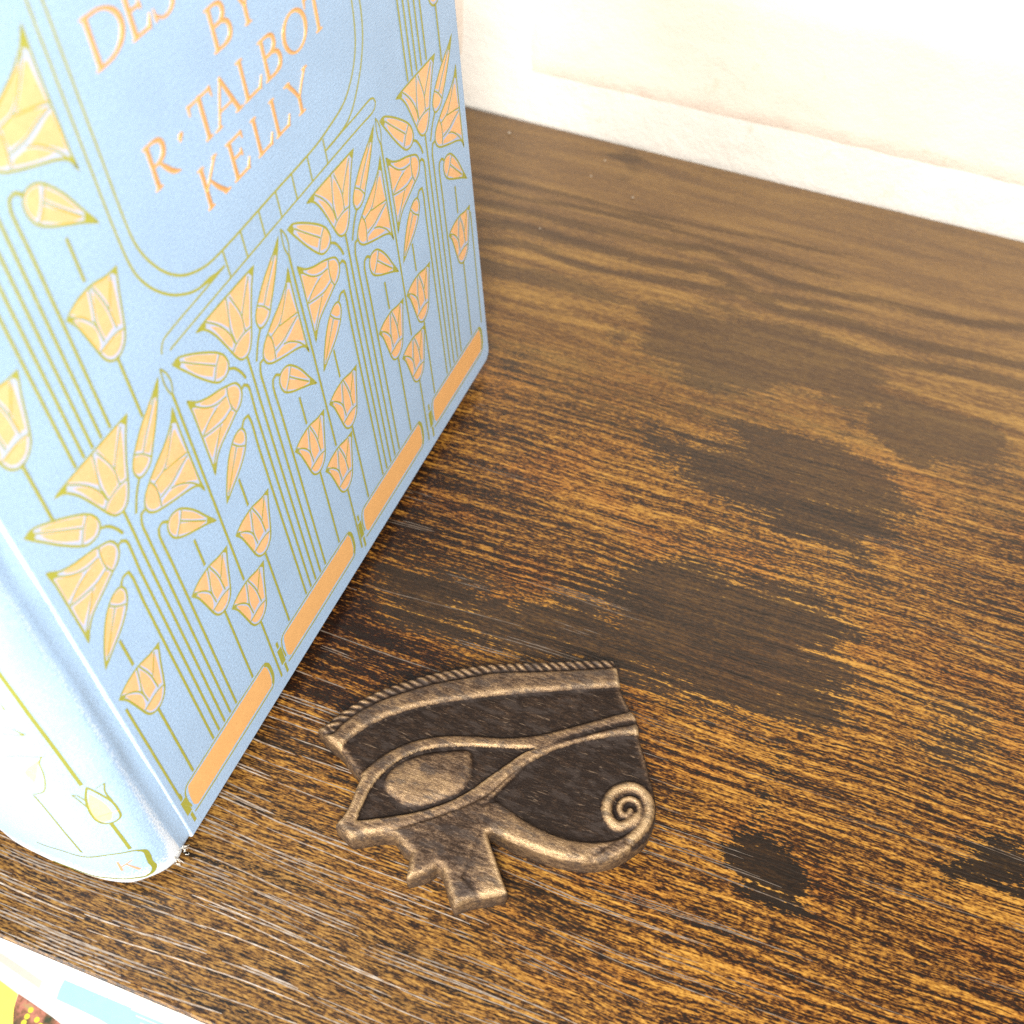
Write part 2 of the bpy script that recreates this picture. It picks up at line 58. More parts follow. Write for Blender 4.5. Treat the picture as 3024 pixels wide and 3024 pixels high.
D2 = {"SP":{"line":[[12.04,77.82],[12.03,61.0],[11.84,41.5]],"bud":[[11.97,40.51],[10.65,36.48],[9.73,32.85],[9.67,29.05],[10.08,27.11],[11.66,26.23],[13.19,26.76],[14.11,29.12],[13.99,33.26],[13.18,37.23]],"budfill":[[12.38,38.41],[11.43,35.38],[10.88,32.6],[10.88,29.33],[11.75,27.27],[13.03,27.26],[13.92,29.37],[13.82,33.14]],"wingl":[[14.95,39.75],[14.16,38.82],[13.54,36.14]],"wingl2":[[14.95,39.75],[14.49,37.25],[14.07,34.24]],"wingr":[[10.88,38.92],[9.91,39.32],[8.96,39.64]],"wingr2":[[8.96,39.64],[9.75,36.95],[9.62,33.19]],"band":[[14.0,29.76],[11.82,29.71],[9.63,29.49]],"stem":[[12.12,26.14],[12.07,20.17],[12.07,14.51]],"stem2":[[22.63,38.43],[22.11,27.05],[21.86,14.55]],"frame":[[25.01,11.67],[20.76,12.92],[16.77,14.31],[13.58,13.94],[11.33,13.29],[10.0,11.64],[10.03,9.27],[10.3,6.85],[10.19,4.51],[11.09,2.68],[12.7,1.97],[15.21,2.79],[19.38,2.96],[24.02,2.09]],"K":[[[15.77,10.83],[16.01,6.82]],[[13.04,10.29],[15.58,8.57]],[[14.47,9.26],[12.74,5.66]]],"fl":[[21.52,53.59],[18.11,54.76],[15.02,54.24],[16.04,52.45],[16.71,48.49],[17.82,44.71],[19.54,41.34],[22.69,38.85]],"flfill":[[15.89,53.41],[18.64,50.86],[20.48,47.9],[20.12,45.06],[20.22,43.75],[17.65,48.93]],"fl2":[[[15.19,71.9],[15.27,69.84]],[[17.81,65.25],[16.22,64.05],[15.06,61.77]],[[18.95,62.5],[17.15,62.12],[15.06,61.77]]]},"AM":{"out":[[-35.94,-10.46],[-35.03,-9.7],[-33.53,-6.39],[-30.84,-1.96],[-27.6,2.47],[-23.28,6.83],[-18.4,11.17],[-12.43,15.41],[-4.36,19.37],[3.9,22.97],[12.17,26.63],[18.84,29.5],[20.52,29.87],[22.05,28.25],[24.38,23.68],[26.29,21.2],[28.37,18.84],[30.17,16.92],[31.79,13.42],[33.86,10.17],[36.6,5.29],[38.26,2.54],[39.71,-0.72],[40.52,-4.62],[40.12,-8.45],[38.42,-11.36],[35.99,-14.53],[33.27,-16.68],[30.35,-18.1],[26.45,-19.14],[22.37,-19.64],[18.14,-19.78],[14.23,-19.7],[11.07,-19.32],[9.01,-19.06],[8.07,-20.02],[9.46,-21.97],[11.44,-24.34],[13.86,-27.37],[16.49,-30.46],[13.41,-32.35],[10.0,-34.41],[7.44,-36.65],[5.37,-34.47],[3.58,-32.15],[2.14,-30.52],[1.04,-30.15],[-0.3,-32.11],[-2.21,-33.7],[-3.9,-34.78],[-4.57,-32.21],[-5.18,-29.57],[-7.07,-28.95],[-8.87,-27.84],[-10.08,-27.09],[-12.59,-27.91],[-15.38,-29.57],[-18.18,-31.18],[-22.56,-29.45],[-21.78,-27.31],[-21.54,-23.96],[-21.88,-20.3],[-21.92,-17.44],[-25.43,-15.62],[-28.73,-13.53],[-32.71,-12.06]],"rope_low":[[-33.96,-11.43],[-32.13,-10.32],[-31.39,-7.89],[-29.01,-3.35],[-25.52,1.04],[-21.46,4.85],[-15.77,9.47],[-10.46,12.88],[-3.54,17.21],[4.71,20.68],[12.93,24.32],[19.5,27.37],[22.02,28.67]],"brow_low":[[-28.73,-13.53],[-28.58,-11.87],[-27.59,-9.48],[-25.19,-5.49],[-21.85,-1.88],[-18.08,1.4],[-12.96,4.96],[-7.2,8.24],[-1.41,11.55],[6.56,15.44],[14.58,19.35],[24.32,23.88]],"lid_up":[[-22.72,-17.99],[-22.12,-16.3],[-21.12,-13.96],[-19.31,-10.8],[-16.28,-7.14],[-12.11,-3.86],[-7.51,-1.53],[-1.83,0.46],[4.31,2.42],[10.13,5.32],[15.64,9.24],[21.12,13.42],[24.79,16.3],[28.75,19.09]],"eye_in":[[-18.74,-27.29],[-18.99,-25.08],[-19.05,-23.0],[-18.92,-19.31],[-18.04,-15.7],[-16.16,-11.66],[-13.74,-8.75],[-9.53,-5.63],[-4.88,-3.49],[1.14,-1.32],[7.24,0.67],[11.03,2.13],[8.86,-0.05],[6.85,-3.2],[4.03,-7.71],[0.73,-13.06],[-3.61,-17.79],[-8.31,-21.45],[-13.98,-24.78]],"lid_low":[[-18.37,-31.25],[-15.23,-28.92],[-10.61,-26.38],[-5.94,-22.86],[-2.02,-19.51],[2.17,-15.58],[5.47,-11.48],[7.72,-6.78],[10.56,-2.27],[14.65,2.78],[18.86,6.41],[24.45,10.09],[31.88,13.87]],"tailgroove":[[13.23,2.98],[16.22,6.15],[21.27,10.13],[25.7,13.38],[30.64,16.58]],"pupil":[[-16.9,-17.44],[-16.85,-14.27],[-14.77,-10.63],[-11.4,-7.75],[-6.91,-5.28],[-2.83,-3.46],[-1.49,-4.19],[-0.13,-6.87],[0.22,-10.62],[-0.9,-13.45],[-4.03,-16.77],[-7.42,-19.34],[-10.53,-20.44],[-13.54,-19.72],[-15.63,-18.86]],"tear_up":[[5.64,-14.25],[7.06,-12.76],[10.6,-13.37],[14.04,-14.38],[18.21,-15.09],[22.58,-15.24],[27.1,-14.65],[31.32,-13.17],[34.19,-11.4],[36.43,-8.94]],"tear_c":[[6.84,-16.81],[9.64,-16.67],[12.91,-17.25],[16.53,-17.69],[20.51,-17.98],[24.66,-17.6],[29.68,-16.04],[34.04,-13.71],[36.89,-10.5],[38.43,-7.03]],"spiral":[[36.86,-10.38],[38.43,-7.03],[38.87,-3.39],[37.89,-0.71],[35.89,0.91],[33.44,1.07],[31.25,-0.39],[30.02,-2.77],[30.04,-5.36],[31.18,-7.5],[33.31,-8.53],[34.98,-7.66],[36.48,-5.93],[36.89,-3.68],[35.98,-1.91],[34.3,-1.51],[32.82,-2.65],[32.56,-4.4],[33.51,-5.67],[34.65,-5.57],[35.01,-4.17]],"foot":[[-6.95,-24.62],[-2.53,-20.4],[2.33,-15.98],[5.99,-14.58],[8.86,-20.39]]},"ST":{"poly":[[[-30.5,167.0],[-13.9,179.7],[7.5,184.2],[20.5,185.1],[28.4,178.1],[30.8,172.9],[23.5,159.8],[7.4,153.5],[-6.8,153.9],[-17.7,156.6],[-25.6,160.7]],[[-81.3,152.7],[-58.7,154.1],[-43.6,154.5],[-29.7,164.5],[-17.7,156.6],[-6.8,153.9],[7.8,152.0],[-16.6,143.4],[-33.1,145.4],[-53.5,140.9],[-71.9,139.9]],[[-26.9,166.6],[-10.5,173.0],[2.1,175.7],[18.9,174.8],[30.5,168.6],[33.0,164.0],[32.0,154.2],[29.9,148.2],[16.4,144.3],[3.2,143.1],[-8.5,144.5],[-20.4,145.4]],[[-30.3,221.4],[-19.4,224.0],[-4.8,231.0],[3.2,231.9],[15.1,241.2],[22.7,253.7],[23.4,235.4],[33.1,233.7],[38.2,226.0],[41.4,219.9],[35.7,198.7],[37.8,194.7],[18.9,200.9],[14.1,202.0],[-10.7,205.6],[-19.7,212.7],[-27.7,215.1]],[[-43.9,252.4],[-42.1,263.0],[-45.2,274.1],[-17.2,277.2],[9.8,278.7],[19.3,273.4],[23.2,257.5],[20.4,248.0],[9.2,250.7],[-7.2,248.9],[-18.3,245.7],[-28.7,246.5]],[[23.2,255.1],[37.0,261.8],[60.7,259.4],[68.1,248.7],[58.4,243.7],[46.5,244.6],[40.5,236.7],[26.6,244.6]],[[51.5,155.9],[59.6,159.7],[65.6,158.8],[69.3,153.9],[64.9,150.3],[57.5,150.6],[52.4,153.0]],[[16.2,110.8],[18.9,114.9],[23.0,117.1],[27.9,116.1],[33.2,112.6],[35.7,107.7],[34.9,104.2],[31.8,102.5],[26.3,102.5],[20.1,105.5],[16.9,108.1]],[[20.2,136.8],[24.3,137.8],[24.3,132.9],[23.2,128.2],[23.2,123.5],[22.3,118.0],[20.8,118.0],[21.0,123.8],[22.2,130.3],[22.5,134.0]],[[66.0,131.8],[72.7,135.5],[78.8,134.4],[84.1,129.8],[77.5,126.2],[69.9,123.9],[62.2,122.1],[62.5,123.8],[67.4,128.4]],[[74.3,123.9],[79.5,125.9],[84.5,123.5],[78.9,121.9]],[[-100.3,57.3],[-96.2,58.1],[-91.8,57.2],[-92.4,54.5],[-97.2,54.8],[-100.8,55.6]],[[-62.7,146.0],[-56.7,149.8],[-47.3,148.1],[-43.0,144.9],[-46.5,143.2],[-53.9,142.5],[-60.0,143.2]],[[-81.4,235.3],[-75.1,237.9],[-75.4,231.4],[-80.1,229.5]],[[-55.4,253.7],[-51.4,255.3],[-51.3,252.0],[-54.3,251.5]],[[-81.1,339.9],[-74.3,342.7],[-68.5,338.3],[-67.6,331.8],[-72.0,330.0],[-76.1,336.8]]],"band":[[2.2,[[-115.2,298.9],[-102.6,299.7],[-88.2,300.5],[-73.8,301.0],[-59.8,302.2],[-45.8,302.6],[-35.5,304.6],[-11.8,297.9],[0.1,298.9],[12.0,299.9],[23.7,300.9],[31.6,300.4],[39.3,301.1],[47.0,301.7],[54.5,303.6]]],[3.0,[[-108.7,289.7],[-95.0,292.3],[-80.4,291.8],[-66.2,292.0],[-52.1,291.9],[-38.9,294.0],[-33.1,295.3],[-9.1,285.1],[2.5,286.7],[10.2,287.4],[18.2,286.4],[30.0,285.2],[41.2,286.3],[52.3,287.9],[64.6,288.8]]],[5.0,[[-101.2,270.3],[-91.8,270.2],[-78.1,271.2],[-64.1,270.6],[-50.5,270.6],[-41.6,270.8]]],[3.0,[[-6.8,274.5],[4.5,276.7],[12.3,276.3],[20.1,275.4],[31.3,276.5],[42.2,278.6],[53.2,279.7],[65.4,280.1]]],[1.0,[[-120.9,312.1],[-102.5,313.1],[-82.9,313.9],[-63.3,314.0],[-38.3,315.7]]],[1.2,[[-118.2,306.6],[-100.2,306.7],[-81.2,308.9],[-62.3,310.5],[-36.7,309.4]]],[2.0,[[-106.0,280.1],[-92.2,284.3],[-77.2,282.3],[-67.7,281.9],[-49.9,284.1],[-31.0,286.9]]]]},"GR":[[-117.5,339.0],[-81.4,336.8],[-83.2,326.7],[-66.7,320.8],[-90.1,293.7]],"MG":{"pink":[[-159.7,50.9],[-157.2,50.7],[-142.2,48.3],[-141.8,46.4],[-155.8,48.7],[-158.5,49.3]],"cyan":[[-136.8,51.0],[-127.1,50.8],[-119.0,51.1],[-111.8,51.5],[-103.5,50.0],[-94.9,47.7],[-115.1,44.7],[-122.9,45.3],[-136.0,45.7],[-136.7,48.5]],"yellow":[[-156.4,45.2],[-152.8,44.5],[-149.7,43.9],[-146.3,43.2],[-145.2,39.9],[-143.1,36.3],[-142.1,34.5],[-147.4,32.5]],"photo":[[-146.2,43.3],[-139.8,42.3],[-132.1,40.9],[-128.3,39.7],[-142.1,34.5],[-143.1,36.3],[-145.2,39.9]],"dots":[[-140.7,40.9],[-140.7,39.2],[-140.6,37.6],[-137.8,39.4],[-136.1,38.4]],"edge":[[-159.6,54.2],[-97.1,53.6]]},"PROF":[[1.5,-0.45],[1.31,-0.46],[1.12,-0.47],[0.92,-0.48],[0.73,-0.49],[0.54,-0.5],[0.35,-0.5],[0.17,-0.5],[0.0,-0.5],[-0.16,-0.49],[-0.32,-0.48],[-0.47,-0.46],[-0.62,-0.45],[-0.76,-0.43],[-0.91,-0.4],[-1.05,-0.38],[-1.2,-0.35],[-1.35,-0.32],[-1.5,-0.28],[-1.65,-0.24],[-1.8,-0.2],[-1.95,-0.16],[-2.1,-0.12],[-2.25,-0.08],[-2.4,-0.05],[-2.55,-0.02],[-2.7,0.0],[-2.85,0.02],[-2.99,0.05],[-3.14,0.06],[-3.29,0.07],[-3.45,0.08],[-3.6,0.08],[-3.75,0.08],[-3.89,0.08],[-4.04,0.08],[-4.18,0.07],[-4.33,0.05],[-4.5,0.02],[-4.69,-0.03],[-4.9,-0.1],[-5.14,-0.18],[-5.4,-0.28],[-5.67,-0.39],[-5.96,-0.51],[-6.26,-0.65],[-6.57,-0.81],[-6.89,-0.99],[-7.2,-1.2],[-7.52,-1.43],[-7.86,-1.69],[-8.2,-1.98],[-8.55,-2.28],[-8.9,-2.6],[-9.24,-2.93],[-9.58,-3.26],[-9.9,-3.6],[-10.21,-3.94],[-10.53,-4.28],[-10.84,-4.64],[-11.14,-5.0],[-11.44,-5.38],[-11.71,-5.77],[-11.97,-6.17],[-12.2,-6.6],[-12.41,-7.05],[-12.59,-7.52],[-12.76,-8.0],[-12.91,-8.5],[-13.04,-9.01],[-13.17,-9.53],[-13.29,-10.06],[-13.4,-10.6],[-13.51,-11.14],[-13.6,-11.7],[-13.69,-12.27],[-13.76,-12.85],[-13.83,-13.43],[-13.89,-14.02],[-13.95,-14.61],[-14.0,-15.2],[-14.05,-15.8],[-14.08,-16.42],[-14.11,-17.04],[-14.13,-17.67],[-14.15,-18.29],[-14.17,-18.89],[-14.18,-19.46],[-14.2,-20.0],[-14.21,-20.5],[-14.23,-20.97],[-14.23,-21.41],[-14.24,-21.83],[-14.25,-22.24],[-14.25,-22.66],[-14.25,-23.07],[-14.25,-23.5],[-14.25,-23.93],[-14.25,-24.34],[-14.25,-24.76],[-14.24,-25.17],[-14.23,-25.59],[-14.23,-26.03],[-14.21,-26.5],[-14.2,-27.0],[-14.18,-27.54],[-14.17,-28.11],[-14.15,-28.71],[-14.13,-29.33],[-14.11,-29.96],[-14.08,-30.58],[-14.05,-31.2],[-14.0,-31.8],[-13.95,-32.39],[-13.89,-32.98],[-13.83,-33.57],[-13.76,-34.15],[-13.69,-34.73],[-13.6,-35.3],[-13.51,-35.86],[-13.4,-36.4],[-13.29,-36.94],[-13.17,-37.47],[-13.04,-37.99],[-12.91,-38.5],[-12.76,-39.0],[-12.59,-39.48],[-12.41,-39.95],[-12.2,-40.4],[-11.97,-40.83],[-11.71,-41.23],[-11.44,-41.62],[-11.14,-42.0],[-10.84,-42.36],[-10.53,-42.72],[-10.21,-43.06],[-9.9,-43.4],[-9.58,-43.74],[-9.24,-44.07],[-8.9,-44.4],[-8.55,-44.72],[-8.2,-45.02],[-7.86,-45.31],[-7.52,-45.57],[-7.2,-45.8],[-6.89,-46.01],[-6.57,-46.19],[-6.26,-46.35],[-5.96,-46.49],[-5.67,-46.61],[-5.4,-46.72],[-5.14,-46.82],[-4.9,-46.9],[-4.69,-46.97],[-4.5,-47.02],[-4.33,-47.05],[-4.18,-47.07],[-4.04,-47.08],[-3.89,-47.08],[-3.75,-47.08],[-3.6,-47.08],[-3.45,-47.08],[-3.29,-47.07],[-3.14,-47.06],[-2.99,-47.05],[-2.85,-47.02],[-2.7,-47.0],[-2.55,-46.98],[-2.4,-46.95],[-2.25,-46.92],[-2.1,-46.88],[-1.95,-46.84],[-1.8,-46.8],[-1.65,-46.76],[-1.5,-46.72],[-1.35,-46.68],[-1.2,-46.65],[-1.05,-46.62],[-0.91,-46.6],[-0.76,-46.57],[-0.62,-46.55],[-0.47,-46.54],[-0.32,-46.52],[-0.16,-46.51],[0.0,-46.5],[0.17,-46.5],[0.35,-46.5],[0.54,-46.5],[0.73,-46.51],[0.92,-46.52],[1.12,-46.53],[1.31,-46.54],[1.5,-46.55]]}
MM = 0.001
rnd = random.Random(7)

# ------------------------------------------------------------------ helpers
def link(name, me, mats, parent=None):
    o = bpy.data.objects.new(name, me)
    for mt in (mats if isinstance(mats, (list, tuple)) else [mats]):
        if mt is not None: me.materials.append(mt)
    COL.objects.link(o)
    if parent: o.parent = parent
    return o
def tag(o, label=None, cat=None, group=None, kind=None):
    if label: o['label'] = label
    if cat: o['category'] = cat
    if group: o['group'] = group
    if kind: o['kind'] = kind
    return o
def empty(name, loc=(0, 0, 0)):
    o = bpy.data.objects.new(name, None); COL.objects.link(o); o.location = loc
    o.empty_display_size = 0.02
    return o
def mesh(name, v, f, smooth=False):
    me = bpy.data.meshes.new(name); me.from_pydata(v, [], f); me.update()
    if smooth: me.polygons.foreach_set('use_smooth', [True] * len(me.polygons))
    return me
def catmull(P, n=5, closed=False, corner=55):
    """smooth curve through the points, keeping corners sharper than `corner` degrees"""
    P = [np.array(p, float) for p in P]; N = len(P)
    sharp = set()
    for i in range(N):
        if not closed and i in (0, N - 1): continue
        a = P[i] - P[i - 1]; b = P[(i + 1) % N] - P[i]
        if np.linalg.norm(a) < 1e-9 or np.linalg.norm(b) < 1e-9: continue
        ang = math.degrees(math.acos(max(-1, min(1, a @ b / np.linalg.norm(a) / np.linalg.norm(b)))))
        if ang > corner: sharp.add(i)
    out = []
    for i in range(N if closed else N - 1):
        p1, p2 = P[i], P[(i + 1) % N]
        p0 = P[i - 1] if (closed or i > 0) and i not in sharp else 2 * p1 - p2
        j = (i + 1) % N
        p3 = P[(i + 2) % N] if (closed or i + 2 < N) and j not in sharp else 2 * p2 - p1
        d0, d1, d2 = [max(1e-6, np.linalg.norm(q)) for q in (p1 - p0, p2 - p1, p3 - p2)]
        m1 = (p2 - p0) / (d0 + d1) * d1; m2 = (p3 - p1) / (d1 + d2) * d1
        for k in range(n):
            t = k / n
            out.append(p1 * (2 * t ** 3 - 3 * t * t + 1) + m1 * (t ** 3 - 2 * t * t + t) + p2 * (3 * t * t - 2 * t ** 3) + m2 * (t ** 3 - t * t))
    if not closed: out.append(P[-1])
    return np.array(out)
class Sheet:
    """flat ink laid on a board in (u, v) millimetres; every piece a hair above the last one"""
    def __init__(s, z=0.03, place=None):
        s.v, s.f, s.m, s.z, s.fine = [], [], [], z, False
        s.place = place or (lambda u, v, h: (u * MM, v * MM, h * MM))
    def _up(s): s.z += 0.003
    def fill(s, pts, mat, n=4, closed_smooth=True):
        P = catmull(pts, n, True) if closed_smooth else np.array(pts, float)
        tri = tessellate_polygon([[Vector((p[0], p[1], 0)) for p in P]])
        b = len(s.v); s.v += [s.place(p[0], p[1], s.z) for p in P]
        for t in tri:
            a, c, d = [P[i] for i in t]
            cr = (c[0] - a[0]) * (d[1] - a[1]) - (c[1] - a[1]) * (d[0] - a[0])
            if s.fine:                                  # follow a rounded ground
                t_ = t if cr > 0 else t[::-1]; A, B_, C_ = [P[i] for i in t_]; k = 5; base = len(s.v); ix = {}
                for i in range(k + 1):
                    for j in range(k + 1 - i):
                        q = A + (B_ - A) * i / k + (C_ - A) * j / k; ix[i, j] = len(s.v); s.v.append(s.place(q[0], q[1], s.z))
                for i in range(k):
                    for j in range(k - i):
                        s.f.append((ix[i, j], ix[i + 1, j], ix[i, j + 1])); s.m.append(mat)
                        if i + j < k - 1: s.f.append((ix[i + 1, j], ix[i + 1, j + 1], ix[i, j + 1])); s.m.append(mat)
                continue
            s.f.append(tuple(b + i for i in (t if cr > 0 else t[::-1]))); s.m.append(mat)
        s._up()
    def stroke(s, pts, w, mat, closed=False, n=5, smooth=True):
        P = catmull(pts, n, closed) if smooth and len(pts) > 2 else np.array(pts, float)
        N = len(P); w = np.full(N, w, float) if np.isscalar(w) else np.interp(np.linspace(0, 1, N), np.linspace(0, 1, len(w)), w)
        b = len(s.v)
        for i in range(N):
            pr = P[i - 1] if (closed or i) else None; nx = P[(i + 1) % N] if (closed or i < N - 1) else None
            d1 = (P[i] - pr) if pr is not None else (nx - P[i]); d2 = (nx - P[i]) if nx is not None else d1
            d1 = d1 / (np.linalg.norm(d1) + 1e-9); d2 = d2 / (np.linalg.norm(d2) + 1e-9)
            t = d1 + d2; t = t / (np.linalg.norm(t) + 1e-9)
            nn = np.array([-t[1], t[0]]); k = min(1.6, 1 / max(.3, abs(nn @ np.array([-d2[1], d2[0]]))))
            a = P[i] + nn * w[i] / 2 * k; c = P[i] - nn * w[i] / 2 * k
            s.v += [s.place(a[0], a[1], s.z), s.place(c[0], c[1], s.z)]
        for i in range(N if closed else N - 1):
            j = (i + 1) % N
            s.f.append((b + 2 * i, b + 2 * i + 1, b + 2 * j + 1, b + 2 * j)); s.m.append(mat)
        s._up()
    def build(s, name, mats, parent):
        me = mesh(name, s.v, s.f); o = link(name, me, mats, parent)
        me.polygons.foreach_set('material_index', s.m); return o
def rounded_box(name, x0, x1, y0, y1, z0, z1, bev, seg, mat, parent=None):
    bm = bmesh.new(); bmesh.ops.create_cube(bm, size=1)
    for v in bm.verts:
        v.co = Vector(((x0 if v.co.x < 0 else x1), (y0 if v.co.y < 0 else y1), (z0 if v.co.z < 0 else z1))) * MM
    if bev: bmesh.ops.bevel(bm, geom=bm.edges[:], offset=bev * MM, segments=seg, affect='EDGES', profile=.5)
    me = bpy.data.meshes.new(name); bm.to_mesh(me); bm.free()
    me.polygons.foreach_set('use_smooth', [True] * len(me.polygons))
    o = link(name, me, mat, parent)
    return o

# ------------------------------------------------------------------ node helper
class NT:
    def __init__(s, name):
        s.mat = bpy.data.materials.new(name); s.mat.use_nodes = True
        s.t = s.mat.node_tree; s.b = s.t.nodes['Principled BSDF']
    def n(s, typ, **kw):
        nd = s.t.nodes.new(typ)
        for k, v in kw.items(): setattr(nd, k, v)
        return nd
    def put(s, sock, val):
        if hasattr(val, 'links') or isinstance(val, bpy.types.NodeSocket): s.t.links.new(val, sock)
        else: sock.default_value = val
    def math(s, op, a, b=0.0, c=None, clamp=False):
        nd = s.n('ShaderNodeMath', operation=op); nd.use_clamp = clamp
        s.put(nd.inputs[0], a); s.put(nd.inputs[1], b)
        if c is not None: s.put(nd.inputs[2], c)
        return nd.outputs[0]
    def obj(s): return s.n('ShaderNodeTexCoord').outputs['Object']
    def scale(s, vec, sx, sy, sz):
        nd = s.n('ShaderNodeVectorMath', operation='MULTIPLY'); s.put(nd.inputs[0], vec); nd.inputs[1].default_value = (sx, sy, sz)
        return nd.outputs[0]
    def add(s, a, b):
        nd = s.n('ShaderNodeVectorMath', operation='ADD'); s.put(nd.inputs[0], a); s.put(nd.inputs[1], b); return nd.outputs[0]
    def noise(s, vec, scale=1.0, detail=4, rough=.55, dist=0.0, out=0):
        nd = s.n('ShaderNodeTexNoise'); s.put(nd.inputs['Vector'], vec)
        nd.inputs['Scale'].default_value = scale; nd.inputs['Detail'].default_value = detail
        nd.inputs['Roughness'].default_value = rough; nd.inputs['Distortion'].default_value = dist
        return nd.outputs[out]
    def ramp(s, fac, stops, interp='LINEAR'):
        nd = s.n('ShaderNodeValToRGB'); s.put(nd.inputs[0], fac); cr = nd.color_ramp; cr.interpolation = interp
        while len(cr.elements) < len(stops): cr.elements.new(.5)
        for e, (p, c) in zip(cr.elements, stops):
            e.position = p; e.color = (c[0], c[1], c[2], 1) if not np.isscalar(c) else (c, c, c, 1)
        return nd.outputs[0]
    def mix(s, fac, a, b, mode='MIX'):
        nd = s.n('ShaderNodeMix', data_type='RGBA', blend_type=mode); s.put(nd.inputs[0], fac)
        s.put(nd.inputs[6], a if not isinstance(a, tuple) else (*a, 1)); s.put(nd.inputs[7], b if not isinstance(b, tuple) else (*b, 1))
        return nd.outputs[2]
    def step(s, x, lo, hi):
        nd = s.n('ShaderNodeMapRange', interpolation_type='SMOOTHSTEP'); s.put(nd.inputs[0], x)
        nd.inputs[1].default_value = lo; nd.inputs[2].default_value = hi; return nd.outputs[0]
    def attr(s, name): return s.n('ShaderNodeAttribute', attribute_name=name).outputs['Fac']
    def bump(s, h, strength, dist):
        nd = s.n('ShaderNodeBump'); s.put(nd.inputs['Height'], h); nd.inputs['Strength'].default_value = strength
        nd.inputs['Distance'].default_value = dist; s.t.links.new(nd.outputs[0], s.b.inputs['Normal']); return nd
    def done(s, col=None, rough=.5, metal=0.0, spec=.5):
        if col is not None: s.put(s.b.inputs['Base Color'], col if not isinstance(col, tuple) else (*col, 1))
        s.put(s.b.inputs['Roughness'], rough); s.put(s.b.inputs['Metallic'], metal); s.put(s.b.inputs['Specular IOR Level'], spec)
        return s.mat
def sep(t, vec):
    nd = t.n('ShaderNodeSeparateXYZ'); t.put(nd.inputs[0], vec); return nd.outputs

